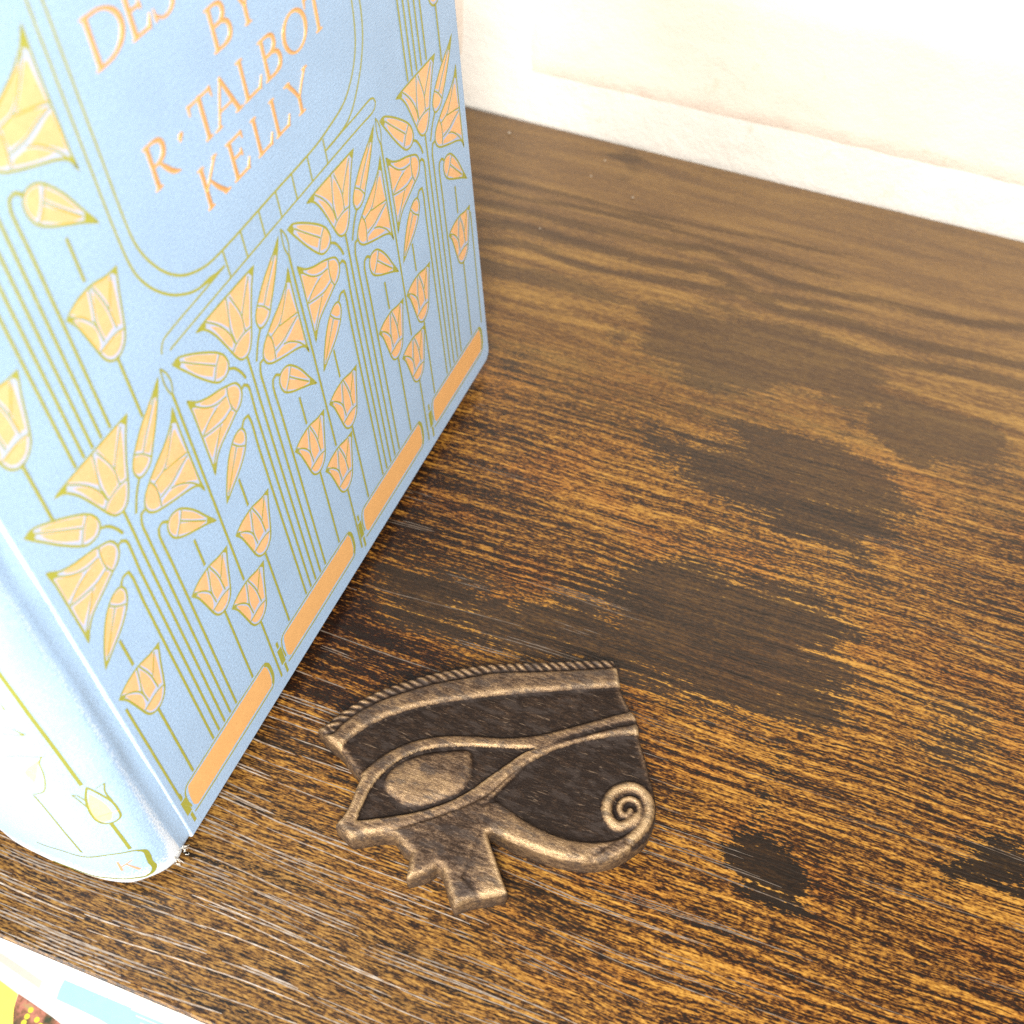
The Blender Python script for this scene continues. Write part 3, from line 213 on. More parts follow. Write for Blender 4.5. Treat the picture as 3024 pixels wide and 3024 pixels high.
# ------------------------------------------------------------------ materials
def wood_material():
    t = NT('rustic_wood'); mmv = t.scale(t.obj(), 1000, 1000, 1000)
    X, Y, _ = sep(t, mmv)
    wob = t.math('MULTIPLY', t.math('SUBTRACT', t.noise(t.scale(mmv, .018, .02, 0), 1, 2, .5), .5), 5.0)
    wob2 = t.math('MULTIPLY', t.math('SUBTRACT', t.noise(t.scale(mmv, .11, .12, 0), 1, 2, .5), .5), 0.7)
    yy = t.math('ADD', Y, t.math('ADD', wob, wob2))
    cx = t.n('ShaderNodeCombineXYZ'); t.put(cx.inputs[0], X); t.put(cx.inputs[1], yy); W = cx.outputs[0]
    streak = t.noise(t.scale(W, .020, .78, 0), 1, 2, .55)
    fine = t.noise(t.scale(W, .24, 2.4, 0), 1, 3, .62)
    speck = t.noise(t.scale(mmv, .85, 2.0, 0), 1, 2, .6)
    broad = t.noise(t.scale(W, .012, .035, 0), 1, 3, .5)
    front = t.step(Y, 275, 205)                               # strong print grain on the front half only
    left = t.attr('mottle')
    s1 = t.math('ADD', t.math('MULTIPLY', streak, .36), t.math('MULTIPLY', fine, .42))
    s1 = t.math('ADD', s1, t.math('MULTIPLY', speck, .30))
    s1 = t.math('ADD', s1, t.math('MULTIPLY', t.math('SUBTRACT', broad, .5), .12))
    s1 = t.math('SUBTRACT', s1, t.math('MULTIPLY', t.attr('deep'), .062))
    cf = t.ramp(s1, [(.470, (.007, .0028, .0016)), (.515, (.030, .0105, .0032)), (.545, (.105, .041, .008)), (.59, (.228, .099, .014)), (.67, (.37, .192, .034))])
    red = t.step(t.noise(t.scale(mmv, .03, .05, 0), 1, 2, .5), .5, .66)
    cf = t.mix(t.math('MULTIPLY', red, .28), cf, t.mix(1.0, cf, (1.0, .62, .55), 'MULTIPLY'))
    mot = t.ramp(t.math('ADD', t.math('MULTIPLY', fine, .68), t.math('MULTIPLY', speck, .32)), [(.40, (.014, .008, .005)), (.46, (.042, .021, .009)), (.52, (.128, .064, .017)), (.61, (.225, .126, .034))])
    cf = t.mix(t.math('MULTIPLY', left, .8), cf, mot)
    s2 = t.math('ADD', t.math('MULTIPLY', t.noise(t.scale(W, .02, .22, 0), 1, 4, .6), .6), t.math('MULTIPLY', t.noise(t.scale(W, .4, 1.2, 0), 1, 3, .6), .4))
    cb = t.ramp(s2, [(.36, (.060, .028, .011)), (.46, (.125, .062, .020)), (.54, (.225, .118, .029)), (.64, (.32, .178, .044))])
    deep = t.step(Y, 255, 325)
    cb = t.mix(t.math('MULTIPLY', deep, .6), cb, (.175, .103, .048))
    col = t.mix(front, cb, cf)
    # darker stains: the plates of dark figure in the laminate, ragged along the grain
    st = t.math('ADD', t.attr('stain'), t.math('MULTIPLY', t.math('SUBTRACT', t.noise(t.scale(W, .06, .16, 0), 1, 3, .6), .55), t.math('MULTIPLY', t.attr('stain'), .9)))
    rag = t.math('ADD', t.math('MULTIPLY', t.math('SUBTRACT', fine, .5), 2.0), t.math('MULTIPLY', t.math('SUBTRACT', speck, .5), 1.7))
    rag = t.math('ADD', rag, t.math('MULTIPLY', t.math('SUBTRACT', streak, .5), 2.4))
    rag = t.math('MULTIPLY', rag, t.math('ADD', .42, t.math('MULTIPLY', front, .58)))
    stm = t.step(t.math('SUBTRACT', st, t.math('MULTIPLY', rag, .8)), .22, .52)
    dark = t.mix(t.noise(t.scale(W, .05, .2, 0), 1, 3, .5), (.013, .008, .005), (.034, .020, .011))
    dark = t.mix(front, t.mix(.5, dark, (.070, .041, .022)), dark)
    col = t.mix(t.math('MULTIPLY', stm, t.math('ADD', .62, t.math('MULTIPLY', front, .22))), col, dark)
    kn = t.step(t.math('SUBTRACT', t.attr('knot'), t.math('MULTIPLY', rag, .9)), .26, .52)
    col = t.mix(t.math('MULTIPLY', kn, .94), col, t.mix(t.noise(t.scale(W, .1, 1.6, 0), 1, 3, .6), (.003, .002, .0015), (.016, .010, .006)))
    gl = t.n('ShaderNodeBump'); h = t.math('ADD', t.math('MULTIPLY', t.noise(t.scale(W, .04, 2.2, 0), 1, 3, .6), 1.0), t.math('MULTIPLY', speck, .25))
    t.put(gl.inputs['Height'], h); gl.inputs['Strength'].default_value = .35; gl.inputs['Distance'].default_value = .00025
    t.t.links.new(gl.outputs[0], t.b.inputs['Normal'])
    rough = t.math('ADD', .24, t.math('MULTIPLY', fine, .14))
    return t.done(col, rough, 0, .40)
def pore_glint_material():
    t = NT('painted_pore_glint'); v = t.scale(t.obj(), 1000, 1000, 1000)
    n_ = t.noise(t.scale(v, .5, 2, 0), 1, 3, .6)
    c = t.mix(t.attr('pale'), (.07, .05, .035), (.37, .31, .25))  # the pale end is the painted glint of light in the grooves
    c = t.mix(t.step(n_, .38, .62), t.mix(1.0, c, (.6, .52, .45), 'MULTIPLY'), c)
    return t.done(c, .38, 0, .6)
def cloth_material(name, base):
    t = NT(name); v = t.scale(t.obj(), 1000, 1000, 1000)
    rib = t.noise(t.scale(v, .5, 5.0, 2.0), 1, 2, .6)
    weave = t.noise(t.scale(v, 2.3, 2.8, 2.3), 1, 2, .6)
    blot = t.noise(t.scale(v, .045, .045, .045), 1, 3, .55)
    h = t.math('ADD', t.math('MULTIPLY', rib, .6), t.math('MULTIPLY', weave, .6))
    c = t.mix(t.step(weave, .3, .7), tuple(x * .84 for x in base), tuple(min(1, x * 1.14) for x in base))
    c = t.mix(t.math('MULTIPLY', t.step(blot, .42, .68), .45), c, tuple(x * .86 for x in base))
    dirt = t.step(t.noise(t.scale(v, .9, .9, .9), 1, 2, .5), .74, .80)
    c = t.mix(t.math('MULTIPLY', dirt, .35), c, tuple(x * .45 for x in base))
    rub = t.attr('rub')
    c = t.mix(t.math('MULTIPLY', t.step(t.math('ADD', rub, t.math('MULTIPLY', t.math('SUBTRACT', weave, .5), .9)), .45, .75), .7), c, (.74, .74, .72))
    t.bump(h, .6, .0003)
    t.b.inputs['Sheen Weight'].default_value = .15
    return t.done(c, .52, 0, .45)
def ink_material(name, base, rough=.5, metal=0.0, wear=.25, dots=False, worn=None):
    t = NT(name); v = t.scale(t.obj(), 1000, 1000, 1000)
    a = t.noise(t.scale(v, 2.2, 2.2, 2.2), 1, 3, .7); b = t.noise(t.scale(v, .35, .35, .35), 1, 3, .5)
    c = t.mix(t.step(a, .35, .65), tuple(x * (1 - wear * .5) for x in base), base)
    c = t.mix(t.math('MULTIPLY', t.step(b, .45, .7), wear), c, tuple(min(1, x * 1.15) for x in base))
    if worn: c = t.mix(t.math('MULTIPLY', t.step(t.noise(t.scale(v, 1.7, 2.6, 2), 1, 3, .7), .60, .72), .8), c, worn)
    if dots: c = t.mix(t.step(t.noise(t.scale(v, 1.6, 1.6, 1.6), 1, 2, .6), .70, .76), c, (.20, .09, .02))
    t.bump(a, .2, .0001)
    return t.done(c, rough, metal, .4)
def bronze_material():
    t = NT('patinated_bronze'); v = t.scale(t.obj(), 1000, 1000, 1000)
    a = t.noise(t.scale(v, .45, 1.6, 1.0), 1, 5, .68); b = t.noise(t.scale(v, 2.4, 2.6, 2.4), 1, 4, .7); g = t.noise(t.scale(v, .25, .25, .25), 1, 3, .5)
    w = t.attr('wear')  # real wear, plus light painted on the lower edges of brow and lids
    x = t.math('ADD', w, t.math('MULTIPLY', t.math('SUBTRACT', a, .5), 1.15))
    x = t.math('ADD', x, t.math('MULTIPLY', t.math('SUBTRACT', b, .5), .80))
    x = t.math('ADD', x, t.math('MULTIPLY', t.math('SUBTRACT', g, .5), .35))
    c = t.ramp(x, [(.06, (.012, .0072, .005)), (.30, (.030, .017, .010)), (.48, (.078, .045, .024)), (.70, (.190, .114, .053)), (1.0, (.38, .25, .125))])
    scr = t.step(t.noise(t.scale(v, .30, 2.2, 1), 1, 3, .6, .4), .61, .70)
    c = t.mix(t.math('MULTIPLY', scr, .45), c, (.20, .135, .085))
    grime = t.step(t.noise(t.scale(v, .16, .42, .3), 1, 4, .65), .49, .62)
    c = t.mix(t.math('MULTIPLY', grime, .66), c, (.035, .025, .020))
    dust = t.step(t.noise(t.scale(v, 4.2, 4.2, 4.2), 1, 2, .6), .70, .78)
    c = t.mix(t.math('MULTIPLY', dust, .30), c, (.42, .36, .30))
    h = t.math('ADD', t.math('MULTIPLY', a, .6), t.math('MULTIPLY', b, .5))
    t.bump(h, .9, .00045)
    return t.done(c, t.ramp(x, [(.2, .60), (.8, .36)]), t.ramp(x, [(.3, .05), (.8, .40)]), t.ramp(x, [(.3, .12), (.7, .5)]))
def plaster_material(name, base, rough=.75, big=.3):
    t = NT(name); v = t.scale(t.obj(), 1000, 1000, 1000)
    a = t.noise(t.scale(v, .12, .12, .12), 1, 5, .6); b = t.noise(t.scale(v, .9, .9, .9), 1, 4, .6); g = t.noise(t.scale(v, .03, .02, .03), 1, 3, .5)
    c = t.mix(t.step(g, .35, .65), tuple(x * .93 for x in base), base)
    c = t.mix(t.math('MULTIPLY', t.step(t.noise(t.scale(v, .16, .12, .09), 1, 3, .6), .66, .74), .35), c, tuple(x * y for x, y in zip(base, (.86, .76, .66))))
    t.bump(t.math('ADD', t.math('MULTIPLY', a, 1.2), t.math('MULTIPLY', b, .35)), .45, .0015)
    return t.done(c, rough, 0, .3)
def page_material():
    t = NT('page_edges'); v = t.scale(t.obj(), 1000, 1000, 1000)
    a = t.noise(t.scale(v, .05, .05, 5.0), 1, 3, .6)
    c = t.ramp(a, [(.35, (.55, .45, .30)), (.65, (.80, .72, .56))])
    t.bump(a, .4, .0002)
    return t.done(c, .8, 0, .2)
def plain(name, base, rough=.6, spec=.4, mott=.06, sc_=.3):
    t = NT(name); v = t.scale(t.obj(), 1000, 1000, 1000)
    a = t.noise(t.scale(v, sc_, sc_, sc_), 1, 4, .6)
    c = t.mix(a, tuple(x * (1 - mott) for x in base), tuple(min(1, x * (1 + mott)) for x in base))
    return t.done(c, rough, 0, spec)
M_WOOD = wood_material(); M_PORE_GLINT = pore_glint_material()
M_BLUE = cloth_material('blue_book_cloth', (.298, .440, .620))
M_GOLD = ink_material('gold_cover_ink', (.87, .50, .235), .45, .12, .3, worn=(.80, .60, .42))
M_BAR = ink_material('gold_bar_ink', (.86, .47, .175), .45, .12, .22, dots=True)
M_OLIVE = ink_material('olive_cover_ink', (.345, .335, .050), .5, 0, .2, worn=(.30, .40, .46))
M_LILAC = plain('pale_cloth_under_ink', (.42, .47, .62), .55, .4, .06, 2.0)
M_FOIL = ink_material('gold_foil', (.86, .46, .175), .30, .45, .25, worn=(.80, .58, .40))
M_REDINK = ink_material('orange_spine_ink', (.80, .30, .14), .5, 0, .2)
M_PALEGOLD = ink_material('rubbed_gold_ink', (.84, .60, .26), .5, .05, .3, worn=(.70, .33, .20))
M_BRONZE = bronze_material()
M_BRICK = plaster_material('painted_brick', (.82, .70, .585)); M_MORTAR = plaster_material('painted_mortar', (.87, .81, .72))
M_PAGE = page_material()

# ------------------------------------------------------------------ numpy geometry helpers
def seg_dist(px, py, poly, closed=True):
    P = np.array(poly, float); Q = np.roll(P, -1, 0) if closed else P[1:]
    A = P if closed else P[:-1]
    best = np.full(px.shape, 1e9)
    for a, b in zip(A, Q):
        d = b - a; L = d @ d
        if L < 1e-12: continue
        s = np.clip(((px - a[0]) * d[0] + (py - a[1]) * d[1]) / L, 0, 1)
        best = np.minimum(best, (px - a[0] - s * d[0]) ** 2 + (py - a[1] - s * d[1]) ** 2)
    return np.sqrt(best)
def inside(px, py, poly):
    P = np.array(poly, float); Q = np.roll(P, -1, 0); r = np.zeros(px.shape, bool)
    for a, b in zip(P, Q):
        if a[1] == b[1]: continue
        c = ((a[1] > py) != (b[1] > py)) & (px < (b[0] - a[0]) * (py - a[1]) / (b[1] - a[1]) + a[0])
        r ^= c
    return r
def sdist(px, py, poly):
    d = seg_dist(px, py, poly); return np.where(inside(px, py, poly), d, -d)
def blur(a, k=1, it=1):
    for _ in range(it):
        for ax in (0, 1):
            p = np.pad(a, [(k, k) if i == ax else (0, 0) for i in (0, 1)], mode='edge')
            a = sum(np.take(p, range(i, i + a.shape[ax]), ax) for i in range(2 * k + 1)) / (2 * k + 1)
    return a

# ------------------------------------------------------------------ the wall behind the shelf
SHELF_Y0, SHELF_Y1 = 40.0, 348.5
wall = tag(empty('brick_wall', (0, .353, -.2)), 'white painted brick wall standing behind the wooden shelf', 'wall')
def wpart(name, x0, x1, y0, y1, z0, z1, bev, mat):
    bm = bmesh.new()
    nx, nz = 28, 9
    # front face as a gently uneven grid, rounded over at its edges
    V = {}
    for i in range(nx + 1):
        for j in range(nz + 1):
            fx = i / nx; fz = j / nz
            fx = .5 - .5 * math.cos(math.pi * fx) if False else fx
            x = x0 + (x1 - x0) * fx; z = z0 + (z1 - z0) * fz
            e = min(x - x0, x1 - x, z - z0, z1 - z)
            y = y0 + max(0, 1 - e / bev) ** 2 * bev * .6 + rnd.uniform(-.22, .22)
            V[i, j] = bm.verts.new(((x + rnd.uniform(-.3, .3)) * MM, (y - 353) * MM, (z + 200 + rnd.uniform(-.3, .3)) * MM))
    for i in range(nx):
        for j in range(nz): bm.faces.new((V[i, j], V[i + 1, j], V[i + 1, j + 1], V[i, j + 1]))
    ed = [e for e in bm.edges if e.is_boundary]
    r = bmesh.ops.extrude_edge_only(bm, edges=ed)
    for v in r['geom']:
        if isinstance(v, bmesh.types.BMVert): v.co.y = (y1 - 353) * MM
    bmesh.ops.recalc_face_normals(bm, faces=bm.faces[:])
    me = bpy.data.meshes.new(name); bm.to_mesh(me); bm.free()
    me.polygons.foreach_set('use_smooth', [True] * len(me.polygons))
    return link(name, me, mat, wall)
for c in range(-2, 5):
    z0 = 13.0 + c * 67.0; z1 = z0 + 54.5
    off = 0 if c % 2 == 0 else 108
    for k in range(-2, 3):
        x0 = -121.0 + off + k * 216.0
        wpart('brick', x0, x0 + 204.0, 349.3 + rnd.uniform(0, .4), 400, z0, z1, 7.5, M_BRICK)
rounded_box('mortar', -560, 640, 350.1 - 353, 396 - 353, 0, 500, 0, 1, M_MORTAR, wall)

# ------------------------------------------------------------------ the shelf board
ST = D2['ST']
xs = np.concatenate([np.linspace(-420, -175, 8)[:-1], np.arange(-175, 175.01, 1.25), np.linspace(175, 470, 9)[1:]])
ys = np.concatenate([[SHELF_Y0, SHELF_Y0 + .5], np.arange(SHELF_Y0 + 1.5, SHELF_Y1 - 1.2, 1.25), [SHELF_Y1 - .5, SHELF_Y1]])
GX, GY = np.meshgrid(xs, ys, indexing='ij')
def wavy(seed, scale, n=22):
    q = np.random.RandomState(seed); o = np.zeros(GX.shape)
    for _ in range(n):
        a = q.uniform(0, 6.28); k = scale * q.uniform(.5, 2.2); o += np.sin(GX * k * math.cos(a) * .6 + GY * k * math.sin(a) * 1.5 + q.uniform(0, 6.28))
    return o / math.sqrt(n / 2)
wob_a, wob_b = wavy(1, .16), wavy(2, .5)
stain = np.zeros(GX.shape); knot = np.zeros(GX.shape)
for i, poly in enumerate(ST['poly']):
    d = sdist(GX, GY, catmull(poly, 4, True))
    d = d + ((wob_a * .35 + wob_b * .35) if 7 <= i <= 10 else (wob_a * 2.0 + wob_b * 1.0))
    soft = 6.0 if 7 <= i <= 10 else (16.0 if i in (0, 1, 2) else 12.0)
    val = np.clip(.5 + d / soft, 0, 1)
    if 7 <= i <= 10: knot = np.maximum(knot, val * (1.0 if i != 8 else .78))
    else: stain = np.maximum(stain, val * (.86 if i in (11, 12) else (1.22 if i in (0, 1, 2) else 1.0)))
zone = sdist(GX, GY, catmull([[-105.5, 185.1], [-62.3, 183.1], [-59.4, 160.7], [-70.1, 127.8], [-82.1, 106.7], [-98.2, 104.2], [-105.3, 146.0]], 4, True))
deep = np.clip(.5 + zone / 40, 0, 1)
joinz = sdist(GX, GY, catmull([[-12.5, 195.5], [14.9, 217.4], [39.6, 223.4], [47.2, 194.6], [31.4, 167.2], [-17.3, 163.9], [-35.0, 169.1]], 4, True)) + wob_a * 3
stain = np.maximum(stain, np.clip(.5 + joinz / 26, 0, 1) * .40)
for w, line in ST['band']:
    L_ = catmull(line, 5); e_ = L_[-1] - L_[-4]; L_ = np.concatenate([L_, [L_[-1] + e_ / np.linalg.norm(e_) * k_ for k_ in (15, 35, 60)]]) if w != 5.0 else L_
    d = seg_dist(GX, GY, L_, False)
    fade = np.clip((GX - L_[0][0] + 25) / 25, 0, 1) * np.clip((L_[-1][0] - GX) / 25, 0, 1)
    stain = np.maximum(stain, np.clip(.5 + (w * .6 - d) / 5.0, 0, .85) * fade)
# the same figure carried on over the boards outside the picture
rs = np.random.RandomState(3)
for _ in range(26):
    x, y = rs.uniform(-400, 450), rs.uniform(60, 340)
    if -150 < x < 115: continue
    d = 1 - np.sqrt(((GX - x) / rs.uniform(14, 45)) ** 2 + ((GY - y) / rs.uniform(4, 11)) ** 2)
    stain = np.maximum(stain, np.clip(.5 + d * 1.2, 0, 1) * (d > -1))
mott = np.clip((40 - GX - (GY - 40) * .55) / 90, 0, 1) * np.clip((112 - GY) / 50, 0, 1)
mott = np.clip(mott * 1.2, 0, 1)
shelf = tag(empty('wooden_shelf', (0, 0, 0)), 'rustic brown wooden shelf board with dark stains carrying the book and the amulet', 'shelf')
n0, n1 = GX.shape
edge = np.minimum(GY - SHELF_Y0, SHELF_Y1 - GY)
GZ = -np.clip(.8 - edge, 0, .8) ** 2 * .6
idx = np.arange(n0 * n1).reshape(n0, n1)
verts = np.stack([GX, GY, GZ], -1).reshape(-1, 3) * MM
faces = np.stack([idx[:-1, :-1], idx[1:, :-1], idx[1:, 1:], idx[:-1, 1:]], -1).reshape(-1, 4)
base = len(verts)
ring = list(idx[:, 0]) + list(idx[-1, 1:]) + list(idx[-2::-1, -1]) + list(idx[0, -2:0:-1])
low = verts[ring].copy(); low[:, 2] = -.012
verts = np.concatenate([verts, low]); R_ = len(ring)
side = [(ring[(i + 1) % R_], ring[i], base + i, base + (i + 1) % R_) for i in range(R_)]
bottom = [tuple(base + i for i in range(R_))]
me = mesh('board', verts.tolist(), faces.tolist() + side + bottom)
for nm, arr in (('stain', stain), ('knot', knot), ('mottle', mott), ('deep', deep)):
    at = me.attributes.new(nm, 'FLOAT', 'POINT')
    at.data.foreach_set('value', np.concatenate([arr.reshape(-1), np.zeros(R_)]).astype(np.float32))
link('board', me, M_WOOD, shelf)
def edge_material():
    t = NT('raw_board_edge'); v = t.scale(t.obj(), 1000, 1000, 1000)
    a = t.noise(t.scale(v, .05, .05, 1.1), 1, 4, .6); b = t.noise(t.scale(v, .8, .8, 1.6), 1, 3, .6)
    c = t.ramp(t.math('ADD', t.math('MULTIPLY', a, .7), t.math('MULTIPLY', b, .3)), [(.38, (.62, .50, .40)), (.5, (.82, .76, .68)), (.7, (.88, .85, .80))])
    return t.done(c, .6, 0, .3)
rounded_box('edge_band', -420, 470, SHELF_Y0 - .9, SHELF_Y0 - .05, -12, -.35, .15, 1, edge_material(), shelf)

# embossed pores as thin pale ribbons along the grain, their light glints painted in
def pores():
    v, f, pale = [], [], []
    r = random.Random(11)
    def warp(x, y): return 1.3 * math.sin(x * .021 + y * .05) + .5 * math.sin(x * .083 + y * .11 + 1.7)
    y = 41.4; zz = 0
    while y < 230:
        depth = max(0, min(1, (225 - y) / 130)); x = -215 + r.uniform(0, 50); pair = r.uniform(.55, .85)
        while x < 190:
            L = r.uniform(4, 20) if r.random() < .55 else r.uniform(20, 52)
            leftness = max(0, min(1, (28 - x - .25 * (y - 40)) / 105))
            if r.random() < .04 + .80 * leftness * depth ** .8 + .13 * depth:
                p = (.28 + .62 * leftness) * (.12 + .88 * depth ** 2.2) * r.uniform(.6, 1.1)  # painted glint gets stronger towards the front left
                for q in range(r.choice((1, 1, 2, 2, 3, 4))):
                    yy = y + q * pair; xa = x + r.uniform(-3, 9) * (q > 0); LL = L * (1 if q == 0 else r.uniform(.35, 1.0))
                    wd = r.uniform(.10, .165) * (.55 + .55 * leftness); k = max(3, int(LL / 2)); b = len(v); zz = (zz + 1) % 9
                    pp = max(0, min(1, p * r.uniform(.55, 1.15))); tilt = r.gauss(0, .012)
                    for i in range(k + 1):
                        t = i / k; xx = xa + LL * t; yc = yy + warp(xx, yy) + tilt * (xx - xa) + r.uniform(-.04, .04)
                        w = wd * (.4 + .6 * min(1, 6 * t, 6 * (1 - t))) * r.uniform(.8, 1.15)
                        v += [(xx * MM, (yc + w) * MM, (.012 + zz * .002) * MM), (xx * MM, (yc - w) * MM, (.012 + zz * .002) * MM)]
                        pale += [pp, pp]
                        if i: f.append((b + 2 * i - 2, b + 2 * i - 1, b + 2 * i + 1, b + 2 * i))
            x += L + r.uniform(-2, 5)
        y += r.uniform(2.3, 4.8) * (1 if y < 130 else 1.4)
    keep = [q for q in f if SHELF_Y0 + .9 < v[q[0]][1] * 1000 < SHELF_Y1]
    me = mesh('grain_pore_glints', v, keep)
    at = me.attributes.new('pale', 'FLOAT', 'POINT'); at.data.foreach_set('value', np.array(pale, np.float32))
    return tag(link('grain_pore_glints', me, M_PORE_GLINT, shelf), kind='stuff')
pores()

# ------------------------------------------------------------------ the book (local x = across the cover, y = up, z = out of the front cover)
U, V, N = Vector((0.043619, 0.999048, 0.000000)), Vector((-0.095755, 0.004181, 0.995396)), Vector((0.994449, -0.043419, 0.095846))
B0 = Vector((-0.089923, 0.069603, 0.004500))
book = empty('hardback_book')
mb = Matrix.Identity(4)
for i in range(3): mb[i][0], mb[i][1], mb[i][2], mb[i][3] = U[i], V[i], N[i], B0[i]
book.matrix_world = mb
tag(book, 'tall pale blue cloth hardback book with gold lotus pattern leaning on the shelf', 'book')
TH, HT, WD = 47.0, 232.0, 159.4
def board(name, z0, z1):
    # rounded fore-edge corners, a little bumped at the foot
    def arc(cx, cy, r, a0, a1, n=6): return [(cx + r * math.cos(math.radians(a0 + (a1 - a0) * i / n)), cy + r * math.sin(math.radians(a0 + (a1 - a0) * i / n))) for i in range(n + 1)]
    out = [(1.3, 0)] + arc(WD - 3.2, 3.2, 3.2, -90, 0) + arc(WD - 2, HT - 2, 2, 0, 90) + [(1.3, HT)]
    bm = bmesh.new()
    vs = [bm.verts.new((x * MM, y * MM, z0 * MM)) for x, y in out]
    fc = bm.faces.new(vs)
    r = bmesh.ops.extrude_face_region(bm, geom=[fc])
    for v in r['geom']:
        if isinstance(v, bmesh.types.BMVert): v.co.z = z1 * MM
    bmesh.ops.recalc_face_normals(bm, faces=bm.faces[:])
    bmesh.ops.bevel(bm, geom=[e for e in bm.edges if abs(e.verts[0].co.z - e.verts[1].co.z) < 1e-7], offset=.55 * MM, segments=3, affect='EDGES', profile=.5)
    me = bpy.data.meshes.new(name); bm.to_mesh(me); bm.free()
    rub = me.attributes.new('rub', 'FLOAT', 'POINT')
    vals = []
    for v in me.vertices:
        x, y, z = [q * 1000 for q in v.co]
        e = min(WD - x, y, HT - y)
        vals.append(.62 if e < .45 else (.36 if e < .7 else 0.0))
    rub.data.foreach_set('value', np.array(vals, np.float32))
    return link(name, me, M_BLUE, book)
front = board('front_cover', -2.6, 0.0)
back = board('back_cover', -TH, -TH + 2.6)
rounded_box('page_block', 0.5, WD - 3.5, 3, HT - 3, -TH + 2.8, -2.8, .4, 1, M_PAGE, book)
# spine: one strip of cloth from joint to joint, rounded over the back of the pages
PR = np.array(D2['PROF']); SL = np.concatenate([[0], np.cumsum(np.linalg.norm(np.diff(PR, axis=0), axis=1))])
NT_ = np.gradient(PR, SL, axis=0); NN = np.stack([NT_[:, 1], -NT_[:, 0]], 1); NN /= np.linalg.norm(NN, axis=1)[:, None]
if (NN[len(NN) // 2][0] > 0): NN = -NN
def spine_pt(s, v, h):
    i = min(len(SL) - 2, max(0, int(np.searchsorted(SL, s) - 1))); t = (s - SL[i]) / (SL[i + 1] - SL[i])
    p = PR[i] * (1 - t) + PR[i + 1] * t; n_ = NN[i] * (1 - t) + NN[i + 1] * t
    wob = .10 * math.sin(v * .09 + s * .6) + .05 * math.sin(v * .31)
    q = p + n_ * (h + wob * min(1, v / 8))
    return (q[0] * MM, v * MM, q[1] * MM)
vv = np.concatenate([[0, .4, 1, 2.2, 4], np.linspace(7, 225, 80), [229, 231, 232]])
sv, sf, srub = [], [], []
r_ = random.Random(5)
for v_ in vv:
    lip = -.5 * max(0, 1 - v_ / 1.2)
    for s_ in SL:
        sv.append(spine_pt(s_, v_, lip))
        sh = math.exp(-((s_ - 5.2) / 1.5) ** 2) + math.exp(-((SL[-1] - s_ - 5.2) / 1.5) ** 2)
        foot = max(0, 1 - v_ / 9) * .5 + max(0, 1 - v_ / 40) * .22 + .10
        srub.append(min(1, .42 * sh + foot * (1 if s_ > 4 else .35)))
ns = len(SL)
for j in range(len(vv) - 1):
    for i in range(ns - 1):
        a = j * ns + i; sf.append((a, a + ns, a + ns + 1, a + 1))
b0 = len(sv)
for v_ in (0, HT):                                   # inner side, so that the strip has its thickness at head and foot
    for s_ in SL: sv.append(spine_pt(s_, v_, -1.6)); srub.append(.6)
for i in range(ns - 1):
    sf.append((i + 1, b0 + i + 1, b0 + i, i)); k = (len(vv) - 1) * ns
    sf.append((k + i, b0 + ns + i, b0 + ns + i + 1, k + i + 1)); sf.append((b0 + i, b0 + i + 1, b0 + ns + i + 1, b0 + ns + i))
me = mesh('spine', sv, sf, True)
at = me.attributes.new('rub', 'FLOAT', 'POINT'); at.data.foreach_set('value', np.array(srub, np.float32))
bm = bmesh.new(); bm.from_mesh(me); bmesh.ops.recalc_face_normals(bm, faces=bm.faces[:]); bm.to_mesh(me); bm.free()
spine = link('spine', me, M_BLUE, book)

# --- cover decoration, printed flat: every flower its own piece
OL, GO = 0, 1
MATS = [M_OLIVE, M_GOLD]
OUTW, INW, STW = .46, .34, .60
def motif(name, du, dv):
    m_ = MO[name]; s = Sheet(.02)
    sh = lambda q: [(a + du, b + dv) for a, b in q]
    s.fill(sh(m_['out']), 2)
    for c in m_['cells']: s.fill(sh(c), GO)
    for st_ in m_['strokes']: s.stroke(sh(st_), INW, OL)
    for tp in m_['tips']: s.fill(sh(tp), OL, 3)
    s.stroke(sh(m_['out']), OUTW, OL, closed=True)
    return s
protos = {}
def put_motif(name, du, dv):
    if name not in protos:
        protos[name] = motif(name, 0, 0).build(name, [M_OLIVE, M_GOLD, M_LILAC], front); o = protos[name]
    else:
        o = protos[name].copy(); COL.objects.link(o); o.parent = front
    o.location = (du * MM, dv * MM, 0)
    return o
ROWS = 68.0
DU = {0: -.25, 1: 39.4, 2: 78.2, 3: 116.4}
ZL = [0]
def lines(name, specs):
    for pts, w in specs:
        ZL[0] = (ZL[0] + 1) % 40; s = Sheet(.075 + .003 * ZL[0]); s.stroke(pts, w, OL); s.build(name, MATS, front)
